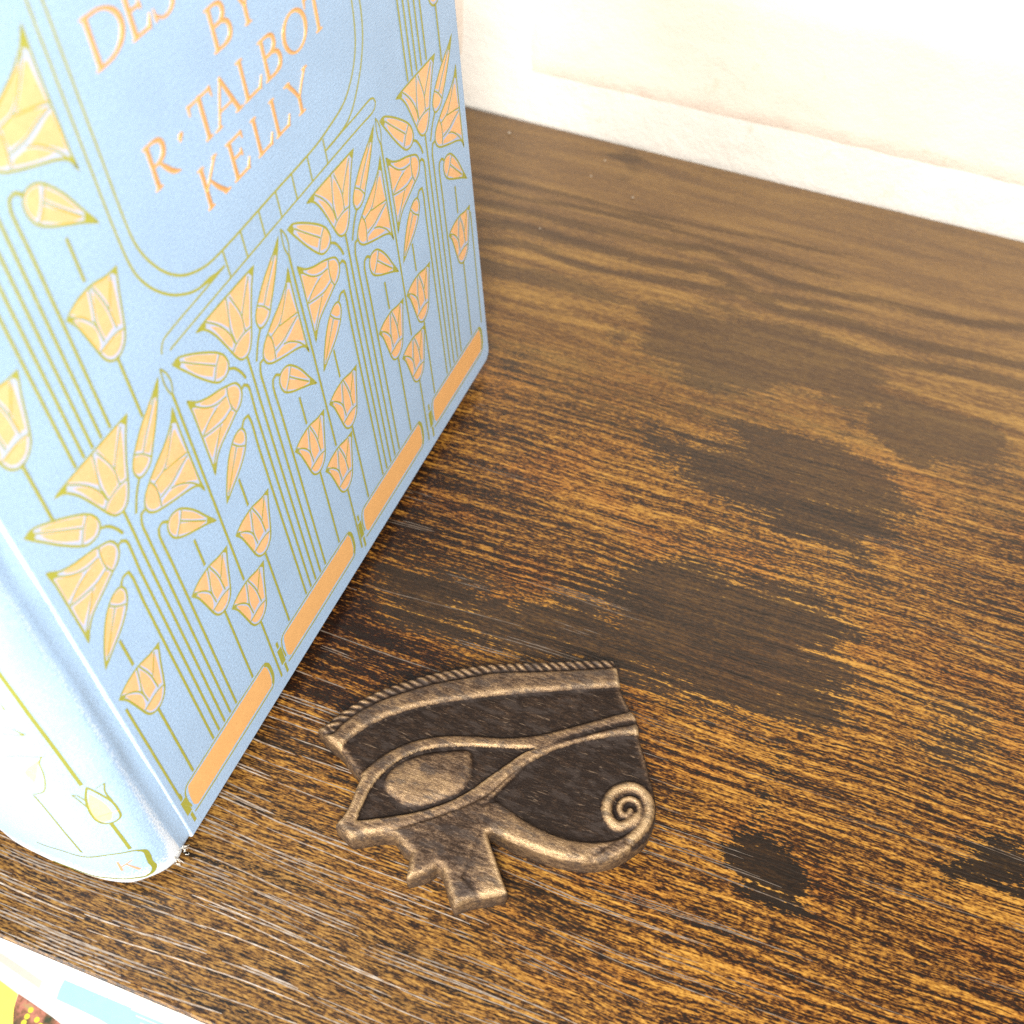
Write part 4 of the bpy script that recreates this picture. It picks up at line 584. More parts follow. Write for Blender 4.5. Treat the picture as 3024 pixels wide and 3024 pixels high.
def unit(k, row):
    du, dv = DU[k], row * ROWS
    ok = (lambda a, b: True) if row == 0 else ((lambda a, b: b < 41.3) if k == 0 else (lambda a, b: a > 120.6 and b < 158.9))
    for nm in ('lotus_flower', 'tall_bud', 'side_lotus', 'left_bud', 'right_bud', 'drooping_lotus', 'drooping_bud'):
        o = np.array(MO[nm]['out']) + (du, dv)
        if ok(o[:, 0].min(), o[:, 0].max()): put_motif(nm, du, dv)
    sp = []
    g = lambda q: [(a + du, b + dv) for a, b in q]
    bot = 15.9 if row == 0 else 100.0
    L = [17.2, 19.4, 21.6, 23.9, 26.3]
    if ok(du + 17, du + 27):
        sp.append((g(MO['drooping_bud']['stem'][:4] + [[17.35, 69.0], [17.2, 64]]) + [(L[0] + du, bot)], STW))
        sp.append((g(MO['drooping_lotus']['stem'][:3] + [[19.65, 76.5], [19.4, 71]]) + [(L[1] + du, bot)], STW))
        sp.append((g(MO['lotus_flower']['stem'][:1] + [[21.7, 79], [21.6, 73]]) + [(L[2] + du, bot)], STW))
        sp.append((g(MO['side_lotus']['stem'][:4] + [[23.85, 70]]) + [(L[3] + du, bot)], STW))
        sp.append((g(MO['right_bud']['stem'][:4] + [[26.3, 66]]) + [(L[4] + du, bot)], STW))
    for nm, b in (('left_bud', None), ('tall_bud', None)):
        q = np.array(MO[nm]['out']) + (du, dv)
        if ok(q[:, 0].min(), q[:, 0].max()): sp.append((g(MO[nm]['stem']), STW * .95))
    # tulips: right one high (A), one on the separator (B), one left of the stems (C)
    for (tu, tv, low) in ((39.7, 54.5, 16.0), (47.6, 40.1, 4.6), (15.9, 54.3, 16.0)):
        tu -= 39.4 if tu == 47.6 and k == 0 and False else 0
        U0 = tu + du; V0 = tv + dv
        if tu == 47.6 and k == 3: continue
        body = (U0 - 12.4, U0)
        if not ok(*body): continue
        put_motif('tulip_bud', U0 - .2, V0 - 55.5 + .1)
        stem = U0 - 6.6
        sp.append(([(stem, V0 - 13.2), (stem, low + (0 if row == 0 else 80.0))], STW))
    if ok(du + 32, du + 34): sp.append(([(33.0 + du, 63.8 + dv), (33.0 + du, 56.0 + dv)], STW))
    if ok(du + 8.5, du + 10): sp.append(([(9.2 + du, 63.9 + dv), (9.2 + du, 56.0 + dv)], STW))
    if row == 0 and k < 3:      # thin lens bud and its long stem between two bouquets
        x = 40.9 + du
        sp.append(([(x - .5, 100.2), (x + .5, 98.2), (x + .75, 95.9), (x, 93.6), (x - .7, 95.9), (x - .75, 98.2), (x - .5, 100.2)], .34))
        sp.append(([(x + .05, 93.8), (x - .1, 41.5)], STW))
    if sp: lines('stem_line', sp)
for k in range(4): unit(k, 0)
unit(0, 1); unit(3, 1)
# stems that run on up the sides of the panel
lines('stem_line', [([(x, 225), (x, 168.5)], STW) for x in (16.9, 19.1, 21.3, 23.6, 26.0, 8.9, 33.0)] + [([(x, 225), (x, 168.5)], STW) for x in (133.6, 135.8, 138.0, 140.3, 142.7, 127.0, 150.3)])
lines('edge_line', [([(3.3, 49.7), (3.4, 13.2)], .55)])
lines('edge_line', [([(156.1, 52.0), (156.1, 15.2)], .5)])
for k in range(4):
    du = [0, 39.4, 78.4, 118.4][k]; a, b = 5.5 + du, 37.9 + du
    if k == 3: b = 155.0
    s = Sheet(.02)
    s.fill([(a + .3, 12.6), (a + .9, 14.2), (b - 1.0, 14.2), (b - .3, 12.4), (b - .3, 8.2), (b - 1.0, 6.3), (a + .9, 6.3), (a, 7.9)], GO, 3)
    s.stroke([(a - .7, 8.0), (a - .9, 11.5), (a - .2, 14.1), (a + 1.2, 14.9), (b - 1.5, 14.9), (b - .2, 14.6)], .45, OL)
    s.stroke([(b - .6, 14.5), (b + .35, 12.8), (b + .5, 8.5), (b - .2, 6.4)], 1.0, OL)
    s.stroke([(b + .1, 6.2), (b - 1.2, 5.5), (a + .8, 5.5), (a - .6, 5.6)], .5, OL)
    o = s.build('gold_bar', [M_OLIVE, M_BAR], front)
    x = a - 2.1 if k else 3.6
    s = Sheet(.022)
    s.fill([(x - .75, 7.2), (x + .85, 7.2), (x + .85, 12.7), (x - .75, 12.7)], OL, 1, False)
    s.stroke([(x, 15.4), (x, 13.3)], .8, OL); s.stroke([(x + .3, 6.8), (x + .3, 3.2)], .8, OL)
    s.build('olive_block', MATS, front)
# title panel: double frame standing on a ladder rail
def panel():
    s = Sheet(.022)
    inner = [(44.4, 225), (44.4, 160), (44.4, 135), (44.5, 124.5), (45.2, 120.4), (47.0, 116.3), (49.3, 113.0), (52.2, 110.4), (55.6, 108.7), (59.5, 107.7), (66.1, 107.4), (80, 107.4), (96, 107.4), (102.6, 108.2), (107.9, 109.3), (111.3, 111.3), (114.0, 114.1), (115.9, 117.5), (116.8, 121.5), (117.1, 126), (117.1, 160), (117.1, 225)]
    s.stroke(inner, .5, OL)
    s.stroke([(41.8, 225), (41.8, 160), (41.8, 137), (41.9, 124.5), (42.5, 118.5), (44.2, 114.4), (46.7, 111.0), (49.5, 108.4), (53.4, 106.1), (57.3, 105.1), (62.6, 104.6)], .5, OL)
    s.stroke([(119.9, 225), (119.9, 160), (119.9, 125), (119.6, 120.4), (118.6, 116.6), (116.6, 112.8), (113.8, 109.3), (110.8, 106.6), (107.9, 105.2), (104.0, 104.7), (99.0, 104.6)], .5, OL)
    s.stroke([(62.6, 104.6), (57, 104.4), (50, 104.3), (46, 104.2), (43.2, 103.9), (42.1, 102.8), (41.8, 102.0)], .42, OL)
    s.stroke([(99.0, 104.6), (106, 104.7), (112, 104.7), (117.6, 104.8), (119.1, 104.3), (119.7, 103.2), (119.2, 102.3), (117.8, 101.8), (112, 101.9), (90, 101.8), (60, 101.5), (46.4, 101.3), (43.8, 101.2)], .42, OL)
    s.fill([(54.5, 105.8), (58.4, 104.5), (61.8, 104.5), (58.2, 105.6)], OL, 2); s.fill([(109.8, 105.9), (106, 104.7), (102.6, 104.7), (106.3, 105.1)], OL, 2)
    for x in (63.2, 69.0, 75.2, 81.2, 87.0, 92.9, 99.0): s.stroke([(x, 107.3), (x + .05, 101.8)], .45, OL)
    return s.build('title_panel', MATS, front)
panel()

# --- lettering, stamped in gold foil
TK, TN = .120, .058
def glyph(ch):
    def arc(cx, cy, rx, ry, a0, a1, n=12): return [(cx + rx * math.cos(math.radians(a0 + (a1 - a0) * i / n)), cy + ry * math.sin(math.radians(a0 + (a1 - a0) * i / n))) for i in range(n + 1)]
    def serif(x, y, l=.11, r=.11): return ([(x - l, y), (x, y), (x + r, y)], [.03, .055, .03])
    st_ = lambda x: [([(x, 0.0), (x, 1.0)], [TK * 1.08, TK * .92, TK * 1.04]), serif(x, .02, .13, .13), serif(x, .98, .13, .11)]
    bow = lambda pts: (pts, [TN, TN * 1.2, TK * 1.05, TK * 1.1, TK * 1.05, TN * 1.2, TN])
    if ch == 'D': return st_(.14) + [bow([(.14, .97)] + arc(.32, .5, .66, .47, 78, -78) + [(.14, .03)])], 1.05
    if ch == 'E': return st_(.14) + [([(.14, .965), (.52, .965), (.60, .97)], [TN, TN, .05]), ([(.60, 1.0), (.62, .80)], [.09, .02]), ([(.14, .53), (.48, .53)], [TN, TN]), ([(.48, .63), (.49, .43)], [.02, .07, .02]), ([(.14, .035), (.60, .035)], [TN, TN * 1.1]), ([(.58, .0), (.70, .26)], [.10, .02])], .70
    if ch == 'S': return [([(.58, .74), (.57, .95)], [.02, .07]), ([(.56, .88), (.46, .97), (.30, .98), (.16, .90), (.11, .76), (.18, .62), (.34, .53), (.50, .43), (.60, .28), (.56, .12), (.42, .02), (.24, .02), (.12, .12)], [TN, TN, TN, TK * .8, TK, TK * 1.1, TK * 1.15, TK * 1.1, TK, TK * .8, TN, TN, TN]), ([(.08, .28), (.09, .02)], [.02, .07])], .68
    if ch == 'B': return st_(.14) + [bow([(.14, .97), (.34, .97), (.52, .90), (.57, .76), (.52, .62), (.36, .54), (.14, .54)]), bow([(.14, .54), (.40, .54), (.60, .46), (.67, .28), (.60, .10), (.40, .03), (.14, .03)])], .72
    if ch == 'R': return st_(.14) + [bow([(.14, .97), (.36, .97), (.56, .90), (.62, .74), (.55, .58), (.38, .50), (.14, .50)]), ([(.36, .50), (.52, .28), (.70, .08), (.92, -.03)], [TN, TK * 1.05, TK * 1.1, .03])], .92
    if ch == 'T': return [([(.42, 0), (.42, 1)], [TK, TK, TK]), serif(.42, .02, .14, .14), ([(.02, .96), (.82, .96)], [TN, TN * .9, TN]), ([(.03, 1.0), (.0, .76)], [.10, .02]), ([(.81, 1.0), (.85, .76)], [.10, .02])], .84
    if ch == 'A': return [([(.16, 0), (.56, 1.0)], [TN, TN]), ([(.53, 1.02), (.94, 0)], [TK * .9, TK * 1.1]), ([(.30, .34), (.80, .34)], [.05, .05]), serif(.14, .02, .13, .13), serif(.95, .02, .16, .13)], 1.1
    if ch == 'L': return st_(.14) + [([(.14, .035), (.62, .035)], [TN, TN * 1.1]), ([(.60, .0), (.73, .28)], [.10, .02])], .74
    if ch == 'O': return [(arc(.5, .5, .46, .47, 90, 450, 32), [TN, TN * 1.4, TK * 1.15, TK * 1.15, TK, TN, TN, TN * 1.4, TK * 1.15, TK * 1.15, TK, TN])], 1.0
    if ch == 'Y': return [([(.46, 0), (.46, .46)], [TK, TK]), serif(.46, .02, .14, .14), ([(.46, .42), (.32, .68), (.12, .98)], [TK * .8, TK, TK * 1.05]), ([(.47, .42), (.62, .66), (.86, .98)], [TN, TN, TN]), serif(.10, .98, .12, .12), serif(.86, .98, .11, .10)], .95
    if ch == 'K': return st_(.14) + [([(.14, .42), (.40, .68), (.68, .97)], [TN * .7, TN, TN]), ([(.34, .58), (.54, .30), (.80, .02)], [TN, TK, TK * 1.1]), serif(.68, .98, .10, .10), serif(.83, .02, .13, .12)], .92
    if ch == '.': return [([(.0, .60), (.12, .70)], [.03, .13, .03]), ([(.02, .54), (.08, .66)], [.02, .08])], .2
def letter(ch, u0, u1, v0, cap, mat=M_FOIL):
    strokes, adv = glyph(ch); xs_ = [p[0] for s_, w in strokes for p in s_]; lo, hi = min(xs_), max(xs_)
    sx = (u1 - u0) / max(.05, hi - lo)
    v, f = [], []; lift = .05
    for pts, w in strokes:
        P = [(u0 + (x - lo) * sx, v0 + y * cap) for x, y in pts]
        P = catmull(P, 4) if len(P) > 2 else np.array([P[0], ((P[0][0] + P[1][0]) / 2, (P[0][1] + P[1][1]) / 2), P[1]], float)
        N_ = len(P); W_ = np.interp(np.linspace(0, 1, N_), np.linspace(0, 1, len(w)), w) * cap
        t = np.gradient(P, axis=0); t /= np.linalg.norm(t, axis=1)[:, None] + 1e-9; nn = np.stack([-t[:, 1], t[:, 0]], 1)
        b = len(v); top = .16 + lift
        for i in range(N_):
            hw = W_[i] / 2
            for k, z in ((hw, -.05), (hw * .9, .085 + lift), (0, .02 + lift), (-hw * .9, .085 + lift), (-hw, -.05)):   # a stamped channel
                q = P[i] + nn[i] * k; v.append((q[0] * MM, q[1] * MM, z * MM))
        for i in range(N_ - 1):
            a = b + 5 * i
            for k in range(4): f.append((a + k, a + k + 1, a + k + 6, a + k + 5))
        f.append((b + 4, b + 3, b + 2, b + 1, b)); e = b + 5 * (N_ - 1); f.append((e, e + 1, e + 2, e + 3, e + 4))
        lift += .005
    me = mesh('gold_letter', v, f)
    bm = bmesh.new(); bm.from_mesh(me); bmesh.ops.recalc_face_normals(bm, faces=bm.faces[:]); bm.to_mesh(me); bm.free()
    return link('gold_letter', me, mat, front)
for ch, a, b, v0, cap in (('D', 49.2, 56.9, 147.7, 7.6), ('E', 57.9, 62.9, 147.7, 7.6), ('S', 63.9, 68.8, 147.6, 7.7),
    ('B', 74.7, 80.1, 137.0, 7.1), ('Y', 81.6, 88.6, 137.0, 7.1),
    ('R', 52.6, 59.4, 126.1, 7.4), ('.', 60.9, 62.2, 125.7, 7.4), ('T', 64.9, 71.3, 126.1, 7.5), ('A', 69.8, 78.5, 126.0, 7.2), ('L', 79.0, 85.1, 126.0, 7.2), ('B', 85.9, 91.5, 125.9, 7.2), ('O', 93.6, 100.9, 125.8, 7.3), ('T', 101.4, 108.2, 125.8, 7.3),
    ('K', 62.8, 69.8, 115.7, 7.5), ('E', 71.2, 76.6, 115.7, 7.2), ('L', 79.0, 84.4, 115.6, 7.1), ('L', 85.2, 90.5, 115.6, 7.1), ('Y', 90.4, 98.6, 115.4, 7.2)):
    letter(ch, a, b, v0, cap)

# --- spine decoration
SP = D2['SP']
M_OLIVE_S = ink_material('olive_ink_darkened', (.235, .235, .028), .55, 0, .25)  # same olive ink, darkened in colour to offset strong light on the spine
MATS = [M_OLIVE_S, M_GOLD]
def sheet():
    s_ = Sheet(.05, spine_pt); s_.fine = True; return s_
def dense(pts, step=1.2):
    P = np.array(pts, float); o = [P[0]]
    for a, b in zip(P[:-1], P[1:]):
        n_ = max(1, int(np.linalg.norm(b - a) / step)); o += [a + (b - a) * i / n_ for i in range(1, n_ + 1)]
    return o
s = sheet(); s.stroke(dense([(12.55, 220), (12.5, 77.8), (12.45, 41.6)]), .75, OL, smooth=False); s.build('stem_line', MATS, spine)
s = sheet(); s.fill(SP['budfill'], GO)
s.stroke(SP['bud'], .50, OL, closed=True)
s.stroke(SP['wingl'], .28, OL); s.stroke(SP['wingl2'], .28, OL); s.stroke(SP['wingr'], .28, OL); s.stroke(SP['wingr2'], .36, OL); s.stroke(SP['band'], .2, 2)
s.build('tulip_bud', [M_OLIVE_S, M_PALEGOLD, M_REDINK], spine)
s = sheet(); s.stroke(dense(SP['stem']), .75, OL, smooth=False); s.build('stem_line', MATS, spine)
s = sheet(); s.stroke(dense(SP['stem2']), .6, OL, smooth=False); s.build('stem_line', MATS, spine)
s = sheet(); fr = SP['frame']
mir = lambda q: [(2 * 34.1 - a, b) for a, b in q]
left_top = [p for p in fr[:6]]; s.stroke(mir(left_top)[::-1][:0] + [(34.1, 10.9)] + fr[:6], .5, OL)
s.stroke(fr[4:11], [.4, .95, 1.15, 1.05, 1.1, .95, .5], OL); s.stroke(fr[9:] + [(34.1, 1.7)], .5, OL)
s.build('label_frame', MATS, spine)
s = sheet()
for q, w in zip(SP['K'], ([.42, .62], [.3, .42], [.34, .7])): s.stroke(dense(q, .6), w, 0, smooth=False)
s.build('orange_letter', [M_REDINK], spine)
s = sheet(); s.fill(SP['flfill'], GO); s.stroke(SP['fl'], .34, OL); s.build('lotus_flower', [M_OLIVE_S, M_PALEGOLD], spine)
s = sheet()
for q in SP['fl2']: s.stroke(q, [.2, .5], OL)
s.build('lotus_flower', [M_OLIVE_S, M_PALEGOLD], spine)
# frayed cloth at the foot of the joint
M_THREAD = plain('frayed_thread', (.60, .57, .50), .9, .1)
def tube(pts, r0, r1, v, f, n=5):
    P = catmull(pts, 4); b = len(v); N_ = len(P)
    for i, p in enumerate(P):
        t = P[min(N_ - 1, i + 1)] - P[max(0, i - 1)]; t = t / (np.linalg.norm(t) + 1e-9)
        a = np.cross(t, (0.3, .2, .93)); a /= np.linalg.norm(a) + 1e-9; c = np.cross(t, a); r = r0 + (r1 - r0) * i / (N_ - 1)
        for k in range(n):
            q = p + (a * math.cos(k * 6.283 / n) + c * math.sin(k * 6.283 / n)) * r; v.append(tuple(q * MM))
    for i in range(N_ - 1):
        for k in range(n): f.append((b + i * n + k, b + i * n + (k + 1) % n, b + (i + 1) * n + (k + 1) % n, b + (i + 1) * n + k))
v, f = [], []; q_ = random.Random(21)
for i in range(24):
    u = q_.uniform(-5.2, -1.2); w = q_.uniform(-.4, .45); y = q_.uniform(.0, 3.2) if i < 30 else q_.uniform(0, .8)
    p = np.array([u, y, w + .1]); pts = [p]
    for k in range(3): p = p + np.array([q_.uniform(-.35, .45), q_.uniform(-.5, .12), q_.uniform(-.08, .4)]); p[1] = max(p[1], -2.2); pts.append(p)
    tube(pts, .085, .035, v, f)
tag(link('frayed_threads', mesh('frayed_threads', v, f, True), M_THREAD, spine), kind='stuff')

# ------------------------------------------------------------------ the eye amulet: a cast relief
AM = D2['AM']; CX, CY = -40.0, 113.0
amu = tag(empty('eye_amulet', (CX * MM, CY * MM, 0)), 'worn bronze coloured carved eye amulet lying flat on the shelf beside the blue book', 'amulet')
def amulet():
    out = catmull(AM['out'], 4, True, 48); step = .22
    x0, y0 = out.min(0) - 1; x1, y1 = out.max(0) + 1
    gx = np.arange(x0, x1, step); gy = np.arange(y0, y1, step); PX, PY = np.meshgrid(gx, gy, indexing='ij')
    sm = lambda k, cl=False: catmull(AM[k], 5, cl, 80)
    dO = sdist(PX, PY, out)
    rope_low, brow_low, lid_up, lid_low, tear_up = sm('rope_low'), sm('brow_low'), sm('lid_up'), sm('lid_low'), sm('tear_up')
    eye, pup = catmull(AM['eye_in'], 5, True, 60), catmull(AM['pupil'], 5, True, 70)
    top = np.array(AM['out'][:18])
    top = catmull(top, 4, False, 48)
    ext = lambda p, d: np.array(p) + np.array(d)
    P_rope = np.concatenate([top + (0, 1.2), (rope_low + (0, 0))[::-1]])
    P_brow = np.concatenate([rope_low, [rope_low[-1] + (3, 0)], [brow_low[-1] + (3, 0)], brow_low[::-1], [brow_low[0] + (-2.5, 0)], [rope_low[0] + (-2.5, -.3)]])
    P_f1 = np.concatenate([brow_low, [brow_low[-1] + (4, 0)], [lid_up[-1] + (4, 0)], lid_up[::-1], [lid_up[0] + (-5, 0)], [brow_low[0] + (-5, 0)]])
    P_lid = np.concatenate([lid_up, [lid_up[-1] + (4, 0)], [lid_low[-1] + (4, 0)], lid_low[::-1], [lid_low[0] + (-6, 3)]])
    P_rf = np.concatenate([lid_low[40:], [lid_low[-1] + (8, 0)], [(46, -10)], [(41, -22)], [tear_up[-1]], tear_up[::-1]])
    P_tear = np.concatenate([tear_up, [(30.2, -17.5)], [(40, -14)], [(42, -30)], [(20, -38)], [(-4, -25)], [(2.0, -16.6)]])
    t0 = 7.0
    prof = lambda d, w: np.sqrt(np.clip(1 - (1 - np.clip(d / w, 0, 1)) ** 2, 0, 1))
    reg = np.zeros(PX.shape, int); h = np.full(PX.shape, 6.55); wear = np.full(PX.shape, .36)  # wear also takes the light painted on brow and lid edges
    # 1 body  2 rope  3 brow  4 lids  5 pupil  6 tear and scroll
    in_f1 = inside(PX, PY, P_f1); h = np.where(in_f1, 5.95, h); wear = np.where(in_f1, .14, wear)
    d = sdist(PX, PY, P_rf); in_rf = d > 0; h = np.where(in_rf, 5.75 + .25 * np.exp(-d / .8), h); wear = np.where(in_rf, .08, wear)
    d = sdist(PX, PY, P_tear); m_ = d > 0
    blend = np.clip((PX - 4) / 8, 0, 1)
    h = np.where(m_, h * (1 - blend) + blend * (6.25 + 1.0 * prof(d, 2.6)), h); wear = np.where(m_, .33 * (1 - blend) + blend * (.30 + .32 * prof(d, 2.2)), wear); reg = np.where(m_ & (blend > .3), 6, reg)
    spr = catmull(AM['spiral'], 6); L_ = np.linspace(0, 1, len(spr))
    dS = seg_dist(PX, PY, spr[: int(len(spr) * .62)], False); dS2 = seg_dist(PX, PY, spr[int(len(spr) * .55):], False)
    inS = inside(PX, PY, spr[int(len(spr) * .10): int(len(spr) * .55)])
    h = np.where(inS, 5.75, h); wear = np.where(inS & (dO > .6), .12, wear)
    r1 = 5.75 + 1.35 * np.sqrt(np.clip(1 - (dS / 1.35) ** 2, 0, 1)); k = dS < 1.35; h = np.where(k, np.maximum(h, r1), h); wear = np.where(k, .26 + .42 * (r1 - 5.75), wear); reg = np.where(k | inS, 6, reg)
    r2 = 5.75 + 1.05 * np.sqrt(np.clip(1 - (dS2 / .78) ** 2, 0, 1)); k = dS2 < .78; h = np.where(k, np.maximum(h, r2), h); wear = np.where(k, np.maximum(wear, .3 + .4 * (r2 - 5.75)), wear)
    d = sdist(PX, PY, P_lid); m_ = d > 0; h = np.where(m_, 6.05 + 1.0 * prof(d, 1.25), h); lit_edge = np.minimum(seg_dist(PX, PY, lid_low, False), np.abs(sdist(PX, PY, eye)) + np.where(PY > -2, 0, .6)); wear = np.where(m_, .22 + .26 * prof(d, .9) + .22 * np.exp(-(lit_edge / .9) ** 2), wear); reg = np.where(m_, 4, reg)  # last term paints front light on the lids' lower edges
    tg = seg_dist(PX, PY, sm('tailgroove'), False); cut = np.exp(-(tg / .55) ** 2) * np.clip((PX - 12) / 8, 0, 1)
    h -= np.where(m_, .65 * cut, 0); wear -= np.where(m_, .6 * cut, 0)
    d = sdist(PX, PY, eye); m_ = d > 0; h = np.where(m_, 6.0 - .15 * prof(d, .6), h); wear = np.where(m_, .15, wear); reg = np.where(m_, 1, reg)
    e_s = np.exp(-(d / .45) ** 2) * (d < 0); wear += .28 * e_s
    d = sdist(PX, PY, pup); m_ = d > 0; h = np.where(m_, 5.9 + 1.05 * prof(d, 3.2), h); wear = np.where(m_, .26 + .26 * prof(d, 1.5) + np.clip((-8 - PY - 3) / 14, -.1, .12), wear); reg = np.where(m_, 5, reg)
    d = sdist(PX, PY, P_brow); m_ = d > 0; h = np.where(m_, 6.15 + .95 * prof(d, 1.3), h); lit_edge = seg_dist(PX, PY, brow_low, False); wear = np.where(m_, .20 + .26 * prof(d, .8) + .26 * np.exp(-(lit_edge / 1.3) ** 2), wear); reg = np.where(m_, 3, reg)  # last term paints front light along the brow's lower edge
    d = sdist(PX, PY, P_rope); m_ = d > 0
    # twist: distance along the rope's lower edge
    rl = rope_low; sl = np.concatenate([[0], np.cumsum(np.linalg.norm(np.diff(rl, axis=0), axis=1))])
    bd = np.full(PX.shape, 1e9); bs = np.zeros(PX.shape)
    for a, b, s0, s1 in zip(rl[:-1], rl[1:], sl[:-1], sl[1:]):
        e = b - a; q = np.clip(((PX - a[0]) * e[0] + (PY - a[1]) * e[1]) / (e @ e + 1e-12), 0, 1)
        dd = (PX - a[0] - q * e[0]) ** 2 + (PY - a[1] - q * e[1]) ** 2; k = dd < bd; bd = np.where(k, dd, bd); bs = np.where(k, s0 + q * (s1 - s0), bs)
    across = np.sqrt(bd); ph = (bs + across * .9) / 2.02
    tw = np.abs(np.sin(np.pi * ph)) ** .7
    body_r = prof(np.minimum(across, 3.0 - across), 1.3)
    h = np.where(m_, 5.6 + 1.0 * body_r * (.25 + .75 * tw) + .15, h); wear = np.where(m_, .04 + .62 * tw ** 1.5 * (.4 + .6 * body_r), wear); reg = np.where(m_, 2, reg)
    reg = np.where(reg == 0, 1, reg)
    h = np.where((reg == 1) & ~in_f1 & ~in_rf & (sdist(PX, PY, eye) < 0), h + .75 * prof(dO, 4.0) - .25, h)
    # shallow worn hollows
    h = blur(h, 1, 2)
    rr = .85; de = np.clip(dO, 0, rr); h -= np.where(reg == 2, .35, .7) * (1 - prof(de, rr))
    rim = np.exp(-(np.clip(dO - .5, 0, 9) / .7) ** 2); wear += .26 * rim * (reg != 2)
    conv = h - blur(h, 4, 2); wear += np.clip(conv * .55, -.25, .22)
    h = np.minimum(h, 7.8) * 1.08
    inn = dO > -step * .45
    cell = inn[:-1, :-1] & inn[1:, :-1] & inn[1:, 1:] & inn[:-1, 1:]
    idx = np.arange(PX.size).reshape(PX.shape)
    quads = np.stack([idx[:-1, :-1], idx[1:, :-1], idx[1:, 1:], idx[:-1, 1:]], -1)[cell]
    rq = reg[:-1, :-1][cell]
    # boundary of the kept cells, pulled onto the outline
    ed = {}
    for q in quads:
        for a, b in zip(q, np.roll(q, -1)):
            if (b, a) in ed: del ed[(b, a)]
            else: ed[(a, b)] = 1
    bnd = np.array(sorted({a for e in ed for a in e}))
    X, Y, Zh = PX.reshape(-1).copy(), PY.reshape(-1).copy(), h.reshape(-1).copy()
    O = np.array(out); O2 = np.roll(O, -1, 0); bx, by = X[bnd], Y[bnd]; best = np.full(bx.shape, 1e9); nx_, ny_ = bx.copy(), by.copy()
    for a, b in zip(O, O2):
        e = b - a; L = e @ e
        if L < 1e-12: continue
        q = np.clip(((bx - a[0]) * e[0] + (by - a[1]) * e[1]) / L, 0, 1); cx_, cy_ = a[0] + q * e[0], a[1] + q * e[1]
        dd = (bx - cx_) ** 2 + (by - cy_) ** 2; k = dd < best; best = np.where(k, dd, best); nx_ = np.where(k, cx_, nx_); ny_ = np.where(k, cy_, ny_)
    X[bnd], Y[bnd] = nx_, ny_; Zh[bnd] = np.minimum(Zh[bnd], 6.7)
    gyx, gyy = np.gradient(h, step); nrm = np.stack([-gyx, -gyy, np.ones_like(h)], -1); nrm /= np.linalg.norm(nrm, axis=-1)[..., None]; nrm = nrm.reshape(-1, 3)
    wr = np.clip(wear, 0, 1).reshape(-1)
    names = {1: 'plaque_body', 2: 'rope_border', 3: 'brow_ridge', 4: 'eyelid_ridge', 5: 'pupil', 6: 'tear_scroll'}
    for rid, nm in names.items():
        q = quads[rq == rid]; used, inv = np.unique(q, return_inverse=True); inv = inv.reshape(q.shape)
        vs = np.stack([X[used], Y[used], Zh[used]], 1) * MM; fs = inv.tolist(); ws = wr[used]; nn = nrm[used]
        if rid == 1:
            es = list(ed.keys()); cc = {}; vl = vs.tolist(); wl = ws.tolist(); nl = nn.tolist()
            # outward direction of each border vertex
            no = {}
            for a, b in es:
                dx, dy = X[b] - X[a], Y[b] - Y[a]; L = math.hypot(dx, dy) + 1e-9
                for p in (a, b): no.setdefault(p, np.zeros(2)); no[p] += np.array([dy, -dx]) / L
            for _ in range(3):
                n2 = {p: q.copy() for p, q in no.items()}
                for a, b in es: n2[a] += no[b] * .8; n2[b] += no[a] * .8
                no = {p: q / (np.linalg.norm(q) + 1e-9) for p, q in n2.items()}
            for p, o_ in no.items():
                b_ = len(vl); cc[p] = b_
                jit = rnd.uniform(-.04, .04)
                for inset, z, w_ in ((0, Zh[p], wr[p] + .12), (-.18 + jit, Zh[p] - .7, .56), (-.22 + jit, 3.4, .54), (-.10, 1.0, .42), (.25, 0.02, .15)):
                    vl.append([(X[p] - o_[0] * inset) * MM, (Y[p] - o_[1] * inset) * MM, z * MM]); wl.append(w_)
                    nz = .75 if inset == 0 else (.25 if z > 4 else 0.02)
                    q_n = np.array([o_[0], o_[1], nz]); nl.append((q_n / np.linalg.norm(q_n)).tolist())
            for a, b in es:
                for k in range(4): fs.append([cc[b] + k, cc[a] + k, cc[a] + k + 1, cc[b] + k + 1])
            vs, ws, nn = np.array(vl), np.array(wl), np.array(nl)
        me = mesh(nm, vs.tolist(), fs, True)
        at = me.attributes.new('wear', 'FLOAT', 'POINT'); at.data.foreach_set('value', np.clip(ws, 0, 1).astype(np.float32))  # real wear plus the light painted on brow and lid edges
        me.normals_split_custom_set_from_vertices([tuple(x) for x in nn])
        link(nm, me, M_BRONZE, amu)
amulet()

# ------------------------------------------------------------------ what lies below the front edge of the shelf
MG = D2['MG']
low = tag(empty('lower_shelf', (0, 0, -.105)), 'plain pale lower shelf board below the magazine', 'shelf')
rounded_box('board', -420, 470, -140, 346, -18, 0, 1, 1, plain('pale_board', (.72, .70, .66)), low)
M_PAPER = plain('white_gloss_paper', (.90, .89, .86), .35, .5, .03, .05)
mag = tag(empty('magazine', (-.16, .0, -.105)), 'white magazine with turquoise and yellow cover print below the front edge of the shelf', 'magazine')
OX, OY, OZ = -160.0, 0.0, -105.0
rounded_box('page_stack', -55, 165, -135, 53, 0, 16.4, .3, 1, plain('magazine_pages', (.84, .79, .72), .7, .3, .12, 1.5), mag)
cov = rounded_box('cover_sheet', -56, 166, -136, 54, 16.5, 17.0, .1, 1, M_PAPER, mag)
def mprint(name, pts, mat, z=17.03, n=3):
    s = Sheet(z, lambda u, v_, h_: ((u - OX) * MM, (v_ - OY) * MM, h_ * MM)); s.fill(pts, 0, n); return s.build(name, [mat], cov)
